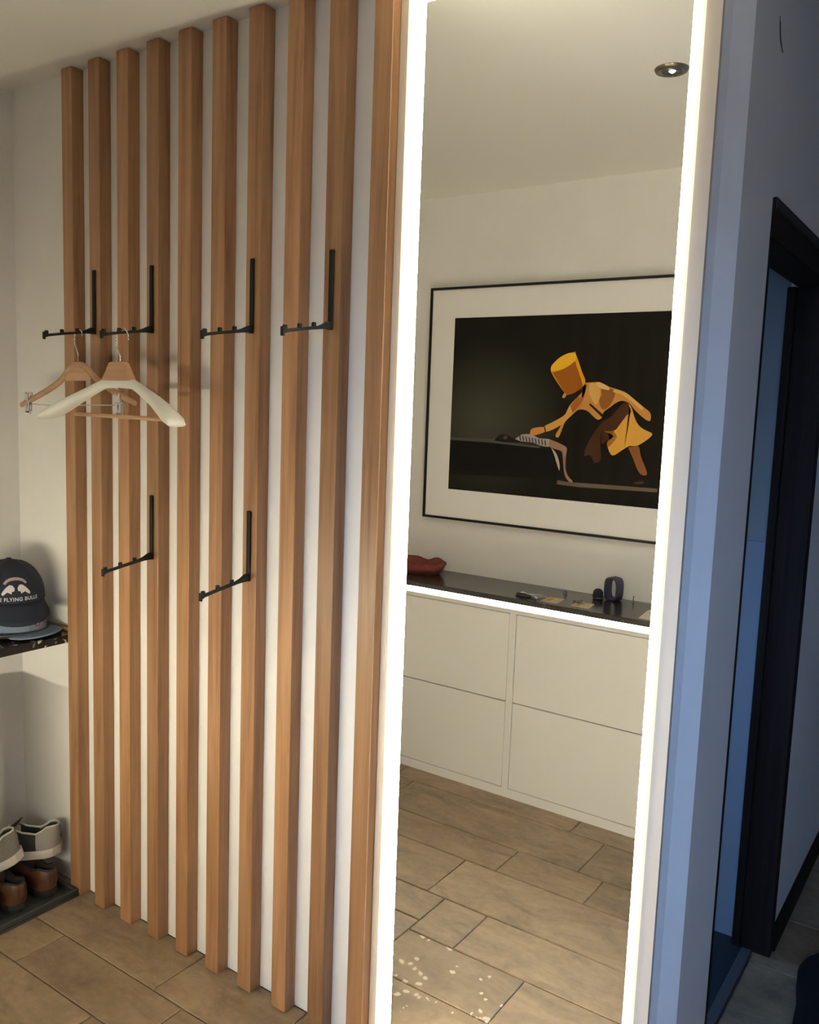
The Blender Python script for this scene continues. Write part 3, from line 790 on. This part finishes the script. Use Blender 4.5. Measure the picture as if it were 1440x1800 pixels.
# stripes on the lying figure's shirt
art_mats.append(plain('print_ink_stripe', (0.03, 0.025, 0.03), 0.4, spec=0.2))
for k in range(9):
    x = -1.675 + k * 0.0145
    zc = 1.433 - k * 0.0018
    f = bm.faces.new([bm.verts.new((a, PY + 0.0007, b)) for a, b in [(x, zc + 0.010), (x + 0.005, zc + 0.012), (x + 0.010, zc - 0.008), (x + 0.005, zc - 0.012)]])
    f.material_index = len(art_mats) - 1
bmesh.ops.triangulate(bm, faces=bm.faces[:])
finish('printed_figures', bm, art_mats, pr)
box('picture_glass', px0 + fb, px1 - fb, PY + 0.002, PY + 0.003, pz0 + fb, pz1 - fb, M_PICGLASS, pic)

# ---------------------------------------------------------------- things on the worktop
TZ = WT1
def vy(y): return -0.02 - y       # position seen in the mirror -> place in the room
# red bowl with wavy rim
M_RED = plain('dark_red_felt', (0.16, 0.030, 0.022), 0.85, noise=0.2, nscale=30)
rb = thing('wavy_bowl', (-2.10, -1.60, TZ), 'dark red bowl with a wavy rim on the worktop, seen in the mirror', 'bowl')
bm = bmesh.new()
N_ = 48
def rim(k): 
    a = 2 * PI * k / N_
    return 0.050 + 0.006 * math.sin(5 * a + 0.6) + 0.004 * math.sin(9 * a)
def bowl_ring(r, zf, inner=False):
    return [Vector((-2.10 + r * 1.35 * math.cos(2 * PI * k / N_) * (1 + 0.03 * math.sin(5 * 2 * PI * k / N_)), -1.60 + r * 0.80 * math.sin(2 * PI * k / N_), TZ + max(0.0, zf * rim(k)) + (0.003 if inner else 0))) for k in range(N_)]
add_loft(bm, [bowl_ring(0.045, 0), bowl_ring(0.075, 0), bowl_ring(0.092, 0.4), bowl_ring(0.104, 1.0), bowl_ring(0.100, 1.0), bowl_ring(0.086, 0.4, True), bowl_ring(0.045, 0.03, True)])
finish('shell', bm, M_RED, rb, smooth=True)
bm = bmesh.new()
add_tube(bm, bowl_ring(0.102, 1.0) + [bowl_ring(0.102, 1.0)[0]], 0.0032, 6)
finish('rim', bm, M_RED, rb, smooth=True)

# bunch of keys with a black pouch
M_LEATHER = plain('black_leather', (0.015, 0.013, 0.012), 0.35, bump=0.3, nscale=120)
ky, kx = vy(1.455), -1.50
kb = thing('key_bunch', (kx, ky, TZ), 'bunch of keys with a black leather pouch on the worktop', 'keys')
lathe('pouch', [(0.0, 0.0), (0.85, 0.0), (1.0, 0.25), (0.85, 0.75), (0.45, 1.0), (0.0, 1.05)], (0, 0, 0), M_LEATHER, None, 20, cap=False)
pou = bpy.data.objects['pouch']
for v in pou.data.vertices: v.co = Vector((kx - 0.012 + v.co.x * 0.034, ky + v.co.y * 0.022, TZ + v.co.z * 0.014))
pou.parent = kb; pou.matrix_parent_inverse = Matrix.Translation(-kb.location)
ring = [(kx + 0.022 + 0.014 * math.cos(2 * PI * k / 20), ky + 0.010 + 0.014 * math.sin(2 * PI * k / 20), TZ + 0.010 + 0.004 * math.sin(2 * PI * k / 20)) for k in range(21)]
tube('key_ring', ring, 0.0014, M_CHROME, kb, 6)
for q, (dx, dy, ang, dz) in enumerate([(0.0, 0.012, 0.4, 0.014), (0.03, -0.004, -0.3, 0.010), (0.045, 0.014, 0.9, 0.006), (0.052, -0.010, -0.9, 0.003)]):
    bm = bmesh.new()
    add_box(bm, -0.004, 0.034, -0.0032, 0.0032, -0.001, 0.001, 0.0005)
    for s in range(4): add_box(bm, 0.010 + s * 0.006, 0.013 + s * 0.006, 0.003, 0.0055, -0.001, 0.001)
    add_lathe(bm, [(0.0095, -0.0013), (0.0105, 0), (0.0095, 0.0013)], (-0.012, 0, 0), 14)
    Rm = Matrix.Rotation(ang, 3, 'Z')
    for v in bm.verts: v.co = Rm @ v.co + Vector((kx + dx, ky + dy, TZ + dz + 0.0015))
    finish('key', bm, M_CHROME if q % 2 == 0 else M_STEEL, kb)

# two paper cards with loose metal bits, and a sheet at the right
M_CARD = plain('buff_card', (0.52, 0.39, 0.25), 0.8, noise=0.15, nscale=60)
M_PAPER = plain('cream_paper', (0.62, 0.55, 0.44), 0.85)
def sheet(name, pts, mat, parent, z0=TZ, th=0.001):
    bm = bmesh.new()
    add_loft(bm, [[(x, vy(y), z0) for x, y in pts], [(x, vy(y), z0 + th) for x, y in pts]])
    return finish(name, bm, mat, parent)
for pts, lab in [([(-1.424, 1.425), (-1.352, 1.418), (-1.362, 1.515), (-1.424, 1.508)], 'small buff card beside the bunch of keys on the worktop'),
                 ([(-1.302, 1.428), (-1.225, 1.424), (-1.240, 1.515), (-1.305, 1.512)], 'small buff card under loose metal bits near the round black box')]:
    cx = sum(p[0] for p in pts) / 4; cyv = sum(p[1] for p in pts) / 4
    t = thing('paper_card', (cx, vy(cyv), TZ), lab, 'card', 'cards on the worktop')
    c = sheet('card', pts, M_CARD, t)
    sheet('printed_stripe', [(pts[0][0] + 0.012, pts[0][1] + 0.012), (pts[0][0] + 0.03, pts[0][1] + 0.012), (pts[3][0] + 0.03, pts[3][1] - 0.012), (pts[3][0] + 0.012, pts[3][1] - 0.012)], plain('card_stripe', (0.42, 0.22, 0.08), 0.8), c, TZ + 0.001, 0.0003)
pb = thing('metal_parts', (-1.285, vy(1.50), TZ), 'small heap of grey metal parts lying by the right card', 'metal parts')
for q in range(7):
    a = q * 2.4
    x, y = -1.288 + 0.022 * math.cos(a) * (q / 7 + 0.3), vy(1.485 + 0.03 * math.sin(a) * (q / 7 + 0.3))
    bm = bmesh.new()
    add_lathe(bm, [(0.0025, 0), (0.007, 0.0005), (0.0075, 0.003), (0.0045, 0.0035), (0.0045, 0.008), (0.002, 0.0085)], (x, y, TZ + 0.001 + 0.002 * (q % 3)), 10)
    finish('metal_piece', bm, M_STEEL if q % 2 else M_DARKSTEEL, pb, smooth=False)
ob = thing('bolt', (-1.400, vy(1.60), TZ), 'single small bolt lying at the back of the worktop', 'bolt')
lathe('bolt_head', [(0.0085, 0), (0.0095, 0.002), (0.0095, 0.007), (0.008, 0.009)], (-1.400, vy(1.60), TZ), M_STEEL, ob, 6, smooth=False)
lathe('bolt_shaft', [(0.0045, 0.009), (0.0045, 0.017), (0.0035, 0.018)], (-1.400, vy(1.60), TZ), M_DARKSTEEL, ob, 12)

# black knob
kn = thing('round_box', (-1.268, vy(1.615), TZ), 'small round black box standing between the card and the strap loop', 'box')
lathe('box_body', [(0.016, 0), (0.019, 0.002), (0.0205, 0.012), (0.020, 0.026), (0.017, 0.034), (0.010, 0.040), (0.002, 0.042)], (-1.268, vy(1.615), TZ), M_BLACK, kn, 24)
lathe('box_ring', [(0.0207, 0.004), (0.0215, 0.006), (0.0207, 0.008)], (-1.268, vy(1.615), TZ), M_DARKSTEEL, kn, 24, cap=False)

# strap loop standing upright
M_NAVYSTRAP = plain('navy_strap', (0.012, 0.014, 0.045), 0.45)
sl = thing('strap_loop', (-1.215, vy(1.640), TZ), 'dark navy strap loop standing upright on the worktop', 'strap')
Rz = Matrix.Rotation(0.25, 3, 'Z')
def loop_pt(k, n, w_, h_):
    a = 2 * PI * k / n
    e = 0.62
    return (w_ * math.copysign(abs(math.cos(a)) ** e, math.cos(a)), h_ * math.copysign(abs(math.sin(a)) ** e, math.sin(a)))
bm = bmesh.new()
nn = 36
outer = [loop_pt(k, nn, 0.031, 0.0455) for k in range(nn)]
inner = [loop_pt(k, nn, 0.024, 0.0395) for k in range(nn)]
def lp(p, y): return Rz @ Vector((p[0], y, p[1] + 0.0455)) + Vector((-1.215, vy(1.640), TZ))
A_ = [[bm.verts.new(lp(p, y)) for p in ring_] for ring_, y in ((outer, -0.021), (outer, 0.021), (inner, 0.021), (inner, -0.021))]
for r in range(4):
    for k in range(nn):
        bm.faces.new((A_[r][k], A_[r][(k + 1) % nn], A_[(r + 1) % 4][(k + 1) % nn], A_[(r + 1) % 4][k]))
finish('band', bm, M_NAVYSTRAP, sl, smooth=False)
bm = bmesh.new()
for s in (-1, 1): add_box(bm, -0.0075, 0.0075, s * 0.010 - 0.0025, s * 0.010 + 0.0025, 0.090, 0.0935, 0.001)
for v in bm.verts: v.co = Rz @ v.co + Vector((-1.215, vy(1.640), TZ))
finish('buckle', bm, M_DARKSTEEL, sl)
# small pin and sheet of paper
pn = thing('upright_pin', (-1.135, vy(1.645), TZ), 'tiny dark pin standing at the back of the worktop', 'pin')
lathe('pin_foot', [(0.006, 0), (0.006, 0.002), (0.002, 0.003)], (-1.135, vy(1.645), TZ), M_DARKSTEEL, pn, 12)
lathe('pin_shaft', [(0.002, 0.003), (0.0018, 0.024), (0.003, 0.026), (0.001, 0.028)], (-1.135, vy(1.645), TZ), M_DARKSTEEL, pn, 10)
ps = sheet('paper_sheet', [(-1.030, 1.415), (-0.965, 1.418), (-0.975, 1.572), (-1.047, 1.565)], M_PAPER, None, TZ, 0.0012)
tag(ps, 'cream sheet of paper on the worktop at the right mirror edge', 'paper')

# ---------------------------------------------------------------- ceiling spotlight (seen in the mirror)
sx_, sy_ = -0.824, -0.805
sp = thing('ceiling_spotlight', (sx_, sy_, H), 'round recessed ceiling spotlight seen in the mirror', 'spotlight')
lathe('trim_ring', [(0.026, -0.006), (0.030, -0.009), (0.041, -0.007), (0.044, -0.002), (0.044, 0.0), (0.026, 0.0)], (sx_, sy_, H), plain('bronze_trim', (0.16, 0.14, 0.11), 0.35, 0.9), sp, 36, cap=False)
lathe('reflector', [(0.027, -0.006), (0.020, -0.002), (0.013, 0.0), (0.004, -0.0005)], (sx_, sy_, H), M_STEEL, sp, 28)
lathe('bulb', [(0.0, -0.010), (0.005, -0.0095), (0.0085, -0.006), (0.0085, -0.001)], (sx_ + 0.002, sy_, H), emitter('spot_bulb', (1.0, 0.9, 0.75), 25.0), sp, 16, cap=False)

# ================================================================== CAPS ON THE SHELF
def crown_fac(t): return max(0.0, 1 - t ** 2.3) ** 0.52
def make_cap(name, loc, yaw, rx, ry, h, brim_l, brim_drop, mcrown, mbrim, label, tilt=0.0, brim_half=68):
    t = thing(name, loc, label, 'cap')
    t.rotation_euler = (0, tilt, yaw)
    nU, nT = 36, 12
    bm = bmesh.new()
    rings = [[Vector((rx * crown_fac(k / nT) * math.cos(2 * PI * j / nU), ry * crown_fac(k / nT) * math.sin(2 * PI * j / nU), h * k / nT)) for j in range(nU)] for k in range(nT)]
    vs = add_loft(bm, rings, True, False)
    top = bm.verts.new((0, 0, h))
    for j in range(nU): bm.faces.new((vs[-1][j], vs[-1][(j + 1) % nU], top))
    o = finish('crown', bm, mcrown, t, smooth=True, local=True)
    md = o.modifiers.new('thickness', 'SOLIDIFY'); md.thickness = 0.002
    lathe('button', [(0.0, 0.004), (0.006, 0.003), (0.008, 0.0)], (0, 0, h - 0.0005), mcrown, t, 12, cap=False, local=True)
    for q in range(6):     # seams between the crown panels
        a = PI / 6 + q * PI / 3
        pts = [((rx * crown_fac(k / 14)) * math.cos(a) * 1.004, (ry * crown_fac(k / 14)) * math.sin(a) * 1.004, h * k / 14) for k in range(15)]
        tube('seam', pts, 0.0009, mcrown, o, 5, local=True)
    bm = bmesh.new()
    g = []
    for i in range(19):
        a = math.radians(-brim_half + 2 * brim_half * i / 18)
        ln = brim_l * (math.cos(a * 90 / brim_half) ** 0.5 if abs(i - 9) < 9 else 0.02)
        row = []
        for k in range(6):
            s = k / 5
            r0 = Vector((rx * math.cos(a), ry * math.sin(a), 0.002))
            d = Vector((math.cos(a * 0.55), math.sin(a * 0.75), 0)).normalized()
            p = r0 + d * ln * s
            p.z += -brim_drop * (s ** 0.9) * (ln / brim_l) - 0.010 * math.sin(a) ** 2 * s
            row.append(p)
        g.append(row)
    add_loft(bm, g, False, False)
    b = finish('brim', bm, mbrim, t, smooth=True, local=True)
    md = b.modifiers.new('thickness', 'SOLIDIFY'); md.thickness = 0.003
    return t, o

def on_crown(u, z, rx, ry, h, off=0.0012):
    tt = min(max(z / h, 0), 0.98)
    fac = crown_fac(tt)
    a = u / ((rx + ry) / 2 * max(fac, 0.3))
    return Vector(((rx * fac + off) * math.cos(a), (ry * fac + off) * math.sin(a), z))

def crown_patch(name, pts, mat, parent, dims, off=0.0013):
    """flat outline sewn on to the crown"""
    bm = bmesh.new()
    f = bm.faces.new([bm.verts.new((u, v, 0)) for u, v in pts])
    bmesh.ops.triangulate(bm, faces=bm.faces[:])
    bmesh.ops.subdivide_edges(bm, edges=bm.edges[:], cuts=2)
    for v in bm.verts: v.co = on_crown(v.co.x, v.co.y, *dims, off)
    return finish(name, bm, mat, parent, smooth=True, local=True)

M_NAVY = plain('navy_cotton', (0.008, 0.012, 0.026), 0.9, bump=0.25, nscale=400)
M_NAVYB = plain('navy_brim_cotton', (0.007, 0.011, 0.024), 0.9, bump=0.25, nscale=400)
M_LIGHTBLUE = plain('light_blue_cotton', (0.15, 0.20, 0.28), 0.9, bump=0.25, nscale=400)
M_BLUEBRIM = plain('blue_brim_cotton', (0.14, 0.20, 0.29), 0.9, bump=0.25, nscale=400)
M_OLIVE = plain('olive_grey_glaze', (0.055, 0.052, 0.042), 0.4)
M_THREAD = plain('white_thread', (0.52, 0.50, 0.49), 0.9)
M_THREADP = plain('pinkish_thread', (0.34, 0.25, 0.24), 0.9)

ds = thing('shallow_dish', (-2.430, -0.135, WT1), 'shallow dark olive dish under the caps on the granite shelf', 'dish')
lathe('dish_body', [(0.0, 0.0), (0.070, 0.0), (0.090, 0.004), (0.112, 0.017), (0.114, 0.020), (0.110, 0.020), (0.088, 0.008), (0.068, 0.004), (0.0, 0.004)], (-2.430, -0.135, WT1), M_OLIVE, ds, 40, cap=False)
lathe('dish_foot', [(0.062, 0.0), (0.062, 0.0012), (0.055, 0.0012), (0.055, 0.0)], (-2.430, -0.135, WT1), M_DARKSTEEL, ds, 32, cap=False)

cd = (0.098, 0.088, 0.112)
bc, bcr = make_cap('baseball_cap', (-2.425, -0.128, 0.838), 0.42, *cd, 0.048, 0.004, M_LIGHTBLUE, M_BLUEBRIM, 'light blue cap with a red badge, under the navy cap', brim_half=72)
bad = crown_patch('badge', [(-0.020 + 0.011 * math.cos(2 * PI * k / 14), 0.026 + 0.010 * math.sin(2 * PI * k / 14)) for k in range(14)], plain('red_badge', (0.30, 0.035, 0.03), 0.7), bcr, cd)
crown_patch('badge_centre', [(-0.020 + 0.005 * math.cos(2 * PI * k / 10), 0.027 + 0.006 * math.sin(2 * PI * k / 10)) for k in range(10)], M_THREAD, bcr, cd, 0.0017)

nd = (0.108, 0.098, 0.118)
nc, ncr = make_cap('baseball_cap', (-2.420, -0.140, 0.934), -0.30, *nd, 0.052, 0.055, M_NAVY, M_NAVYB, 'navy cap with white emblem and lettering, on top of the pile', brim_half=60)
# lettering
cu = bpy.data.curves.new('cap_lettering', 'FONT')
cu.body = 'THE FLYING BULLS'
cu.size = 0.0145
cu.align_x = 'CENTER'
cu.space_character = 1.12
cu.offset = 0.0003
to = bpy.data.objects.new('cap_lettering', cu)
COL.objects.link(to)
bpy.context.view_layer.update()
me = bpy.data.meshes.new_from_object(to.evaluated_get(bpy.context.evaluated_depsgraph_get()))
bpy.data.objects.remove(to, do_unlink=True)
for v in me.vertices: v.co = on_crown(v.co.x - 0.008, v.co.y + 0.0105, *nd, 0.0016)
me.name = 'lettering'
me.materials.clear(); me.materials.append(M_THREAD)
lt = bpy.data.objects.new('lettering', me)
PARENT_LOCAL[0] = True; link(lt, ncr); PARENT_LOCAL[0] = False
# emblem: two charging animals head to head before a disc
EZ = 0.035
EK, EU = 1.35, -0.006
bull = [(-0.031, -0.002), (-0.027, 0.004), (-0.020, 0.011), (-0.013, 0.016), (-0.007, 0.015), (-0.003, 0.009), (-0.004, 0.003), (-0.009, 0.002), (-0.010, -0.003), (-0.014, -0.001),
        (-0.019, 0.001), (-0.024, -0.003), (-0.029, -0.006)]
for s_ in (1, -1):
    crown_patch('emblem', [(EU + EK * s_ * x, EZ + EK * z) for x, z in bull], M_THREAD, ncr, nd)
arc_o = [(EU + EK * 0.026 * math.cos(a), EZ + EK * (0.014 + 0.017 * math.sin(a))) for a in [0.25 + k * (PI - 0.5) / 12 for k in range(13)]]
arc_i = [(EU + EK * 0.021 * math.cos(a), EZ + EK * (0.014 + 0.011 * math.sin(a))) for a in [0.25 + k * (PI - 0.5) / 12 for k in range(12, -1, -1)]]
crown_patch('emblem_arc', arc_o + arc_i, M_THREADP, ncr, nd)

# ================================================================== SHOES AND TRAY
M_TRAY = plain('dark_rubber_tray', (0.022, 0.026, 0.026), 0.6, bump=0.1, nscale=80)
tr = thing('shoe_tray', (-2.41, -0.22, 0), 'dark plastic shoe tray on the floor under the shelf', 'tray')
TX0, TX1, TY0, TY1 = -2.588, -2.236, -0.395, -0.042
box('tray_base', TX0, TX1, TY0, TY1, 0.0, 0.008, M_TRAY, tr)
for b in [(TX0, TX0 + 0.012, TY0, TY1), (TX1 - 0.012, TX1, TY0, TY1), (TX0 + 0.012, TX1 - 0.012, TY0, TY0 + 0.012), (TX0 + 0.012, TX1 - 0.012, TY1 - 0.012, TY1)]:
    box('tray_rim', *b, 0.008, 0.026, M_TRAY, tr, bev=0.003)

def interp(tab, u):
    for (a, va), (b, vb) in zip(tab, tab[1:]):
        if u <= b:
            s = (u - a) / (b - a); s = s * s * (3 - 2 * s)
            return va + (vb - va) * s
    return tab[-1][1]
HW = [(0, 0.010), (0.02, 0.021), (0.05, 0.029), (0.10, 0.033), (0.18, 0.035), (0.35, 0.034), (0.55, 0.041), (0.72, 0.047), (0.86, 0.042), (0.95, 0.029), (1.0, 0.010)]
def make_shoe(name, label, loc, yaw, mats, L=0.285, pitch=0.0, roll=0.0, sneaker=True, sole_h=0.028, group=None):
    mu, mpanel, mline, msole, mlace = mats
    t = thing(name, loc, label, 'shoe', group)
    t.rotation_euler = (roll, pitch, yaw)
    TOP = [(0, 0.094), (0.08, 0.098), (0.22, 0.078), (0.36, 0.086), (0.46, 0.102), (0.56, 0.090), (0.70, 0.068), (0.85, 0.056), (0.95, 0.044), (1.0, 0.032)]
    if not sneaker: TOP = [(a, 0.016 + (v - 0.016) * 0.80) for a, v in TOP]
    def spring(u): return 0.018 * max(0, (u - 0.72) / 0.28) ** 2 + (0.006 * max(0, (0.12 - u) / 0.12) if sneaker else 0)
    us = [0.0, 0.02, 0.05, 0.10, 0.16, 0.22, 0.29, 0.36, 0.42, 0.46, 0.52, 0.58, 0.65, 0.72, 0.79, 0.86, 0.92, 0.96, 0.985, 1.0]
    # sole
    bm = bmesh.new()
    rings = []
    for (z, k) in ((0.0, 0.94), (0.004, 1.0), (sole_h * 0.6, 1.06 if sneaker else 1.02), (sole_h, 1.04 if sneaker else 1.0)):
        ring = []
        for sgn in (1, -1):
            for u in (us if sgn == 1 else us[::-1]):
                ring.append((u * L + (0.004 if u == 1 else (-0.004 if u == 0 else 0)), sgn * interp(HW, u) * k, z + spring(u)))
        rings.append(ring)
    add_loft(bm, rings)
    finish('sole', bm, msole, t, smooth=False, local=True)
    if not sneaker:      # separate heel block
        bm = bmesh.new()
        add_lathe(bm, [(0.030, -0.0), (0.032, 0.018)], (0.036, 0, -0.012), 20, 1.15, 0.95)
        finish('heel_block', bm, msole, t, local=True)
    # upper
    def section(u):
        hw = interp(HW, u) * 0.97; zs = sole_h - 0.002 + spring(u); tp = interp(TOP, u) + spring(u) * 0.6
        x = u * L
        if u < 0.44:
            lean = 0.80
            half_ = [(hw, zs), (hw * 1.03, zs + (tp - zs) * 0.3), (hw * 0.97, zs + (tp - zs) * 0.65), (hw * lean, tp - 0.003), (hw * (lean - 0.08), tp), (hw * (lean - 0.18), tp - 0.005), (hw * 0.62, zs + (tp - zs) * 0.45), (hw * 0.55, zs + 0.010)]
        else:
            half_ = []
            for k in range(8):
                a = PI / 2 * k / 8
                half_.append((hw * (1.02 * math.cos(a) ** 0.75), zs + (tp - zs) * math.sin(a) ** 0.9))
        mid = (0.0, zs + 0.010) if u < 0.44 else (0.0, tp)
        pts = half_ + [mid] + [(-y, z) for y, z in reversed(half_)]
        xo = x
        out = []
        for y, z in pts:
            sh_ = 0.0
            if u < 0.12: sh_ = (0.12 - u) / 0.12 * 0.006 * math.sin(min(1, (z - zs) / 0.07) * PI)
            out.append(Vector((xo - sh_, y, z)))
        return out
    secs = [section(u) for u in us]
    bo, bi, bp = bmesh.new(), bmesh.new(), bmesh.new()
    npt = len(secs[0])
    def quad(b, *p):
        try: b.faces.new([b.verts.new(q) for q in p])
        except ValueError: pass
    for i in range(len(us) - 1):
        for j in range(npt - 1):
            um = (us[i] + us[i + 1]) / 2
            tgt = bo
            if um < 0.44 and 5 <= j <= 10: tgt = bi
            elif 0.20 < um < 0.50 and (j <= 4 or j >= npt - 6): tgt = bp
            quad(tgt, secs[i][j], secs[i][j + 1], secs[i + 1][j + 1], secs[i + 1][j])
    # close heel
    b_h = [secs[0][j] for j in range(5)] + [secs[0][npt - 1 - j] for j in range(4, -1, -1)]
    quad(bo, *b_h)
    for b in (bo, bi, bp): bmesh.ops.remove_doubles(b, verts=b.verts[:], dist=1e-5)
    up = finish('upper', bo, mu, t, smooth=True, local=True)
    finish('lining', bi, mline, up, smooth=True, local=True)
    finish('side_panel', bp, mpanel, up, smooth=True, local=True)
    # collar piping
    coll = [secs[i][4] for i in range(8, -1, -1)] + [secs[i][npt - 5] for i in range(0, 9)]
    tube('collar_piping', coll, 0.003, mlace, up, 6, local=True)
    # tongue
    bm = bmesh.new()
    rr = []
    for (x, z, hw_) in [(0.54, 0.088, 0.020), (0.47, 0.105, 0.022), (0.41, 0.118, 0.024), (0.385, 0.123, 0.019)]:
        if not sneaker: z = 0.016 + (z - 0.016) * 0.78
        rr.append([(x * L, -hw_, z - 0.006), (x * L, -hw_ * 0.5, z), (x * L, hw_ * 0.5, z), (x * L, hw_, z - 0.006), (x * L + 0.004, 0, z - 0.010)])
    add_loft(bm, rr)
    finish('tongue', bm, mpanel, up, smooth=True, local=True)
    if sneaker:
        for q in range(4):
            u = 0.50 + q * 0.055
            zt = interp(TOP, u)
            pts = [(u * L, 0.024, zt - 0.012), (u * L + 0.004, 0.010, zt + 0.002), (u * L + 0.006, -0.006, zt + 0.002), (u * L + 0.010, -0.024, zt - 0.013)]
            tube('lace', spline(pts, 4), 0.0022, mlace, up, 6, local=True)
    return t

M_SNK = plain('grey_knit', (0.13, 0.12, 0.105), 0.9, noise=0.15, nscale=200, bump=0.3)
M_SNKL = plain('pale_grey_leather', (0.22, 0.20, 0.18), 0.7)
M_SNKB = plain('black_mesh', (0.012, 0.012, 0.012), 0.85)
M_SOLEW = plain('off_white_rubber', (0.42, 0.38, 0.34), 0.7)
M_LINEB = plain('dark_lining', (0.02, 0.02, 0.018), 0.95)
M_PIPE = plain('white_piping', (0.50, 0.48, 0.45), 0.8)
M_BROWN = plain('brown_leather', (0.075, 0.030, 0.012), 0.45, noise=0.3, nscale=25)
M_BROWND = plain('dark_brown_leather', (0.05, 0.02, 0.009), 0.45, noise=0.3, nscale=25)
M_SOLEB = plain('black_rubber', (0.010, 0.010, 0.010), 0.8)
M_BLKL = plain('black_shoe_leather', (0.012, 0.011, 0.011), 0.35)
brown = (M_BROWN, M_BROWND, M_LINEB, M_SOLEB, M_SOLEB)
black = (M_BLKL, M_BLKL, M_LINEB, M_SOLEB, M_SOLEB)
make_shoe('leather_shoe', 'brown leather shoe in the tray, heel out, right of its pair', (-2.280, -0.107, 0.021), PI, brown, sneaker=False, sole_h=0.016, group='shoes in the tray')
make_shoe('leather_shoe', 'brown leather shoe in the tray, heel out, left of its pair', (-2.280, -0.207, 0.021), PI, brown, sneaker=False, sole_h=0.016, group='shoes in the tray')
make_shoe('leather_shoe', 'black shoe in the tray at the left picture edge', (-2.285, -0.308, 0.021), PI, black, sneaker=False, sole_h=0.016, group='shoes in the tray')
make_shoe('sneaker', 'grey and black sneaker with white sole lying on the brown shoes, right one', (-2.318, -0.048, 0.118), math.radians(222), (M_SNKL, M_SNKB, M_LINEB, M_SOLEW, M_PIPE), pitch=0.06, group='shoes in the tray')
make_shoe('sneaker', 'grey sneaker with white sole tilted on the pile, at the left picture edge', (-2.330, -0.165, 0.150), math.radians(238), (M_SNK, M_SNK, M_LINEB, M_SOLEW, M_PIPE), pitch=0.30, group='shoes in the tray')

# ================================================================== SOFT BLACK BAG ON THE CORRIDOR FLOOR
bg_ = thing('black_bag', (-0.06, 0.80, 0), 'soft black bag on the dark corridor floor at the lower right corner', 'bag')
bm = bmesh.new()
bmesh.ops.create_uvsphere(bm, u_segments=32, v_segments=16, radius=1.0)
for v in bm.verts:
    a = math.atan2(v.co.y, v.co.x)
    k = 1 + 0.05 * math.sin(3 * a + 1.0) + 0.03 * math.sin(7 * a)
    z = math.copysign(abs(v.co.z) ** 0.8, v.co.z)
    v.co = Vector((-0.06 + 0.275 * k * math.copysign(abs(v.co.x) ** 0.75, v.co.x), 0.80 + 0.26 * k * math.copysign(abs(v.co.y) ** 0.75, v.co.y), max(0.0, 0.055 + 0.075 * z * (1 + 0.1 * math.sin(4 * a)))))
M_BAG = plain('black_nylon', (0.005, 0.005, 0.0055), 0.85, spec=0.1, bump=0.3, nscale=60)
finish('bag_body', bm, M_BAG, bg_, smooth=True)
tube('bag_handle', spline([(-0.16, 0.84, 0.118), (-0.13, 0.82, 0.150), (-0.06, 0.80, 0.165), (0.02, 0.82, 0.150), (0.05, 0.84, 0.118)], 5), 0.008, M_BAG, bg_, 8)
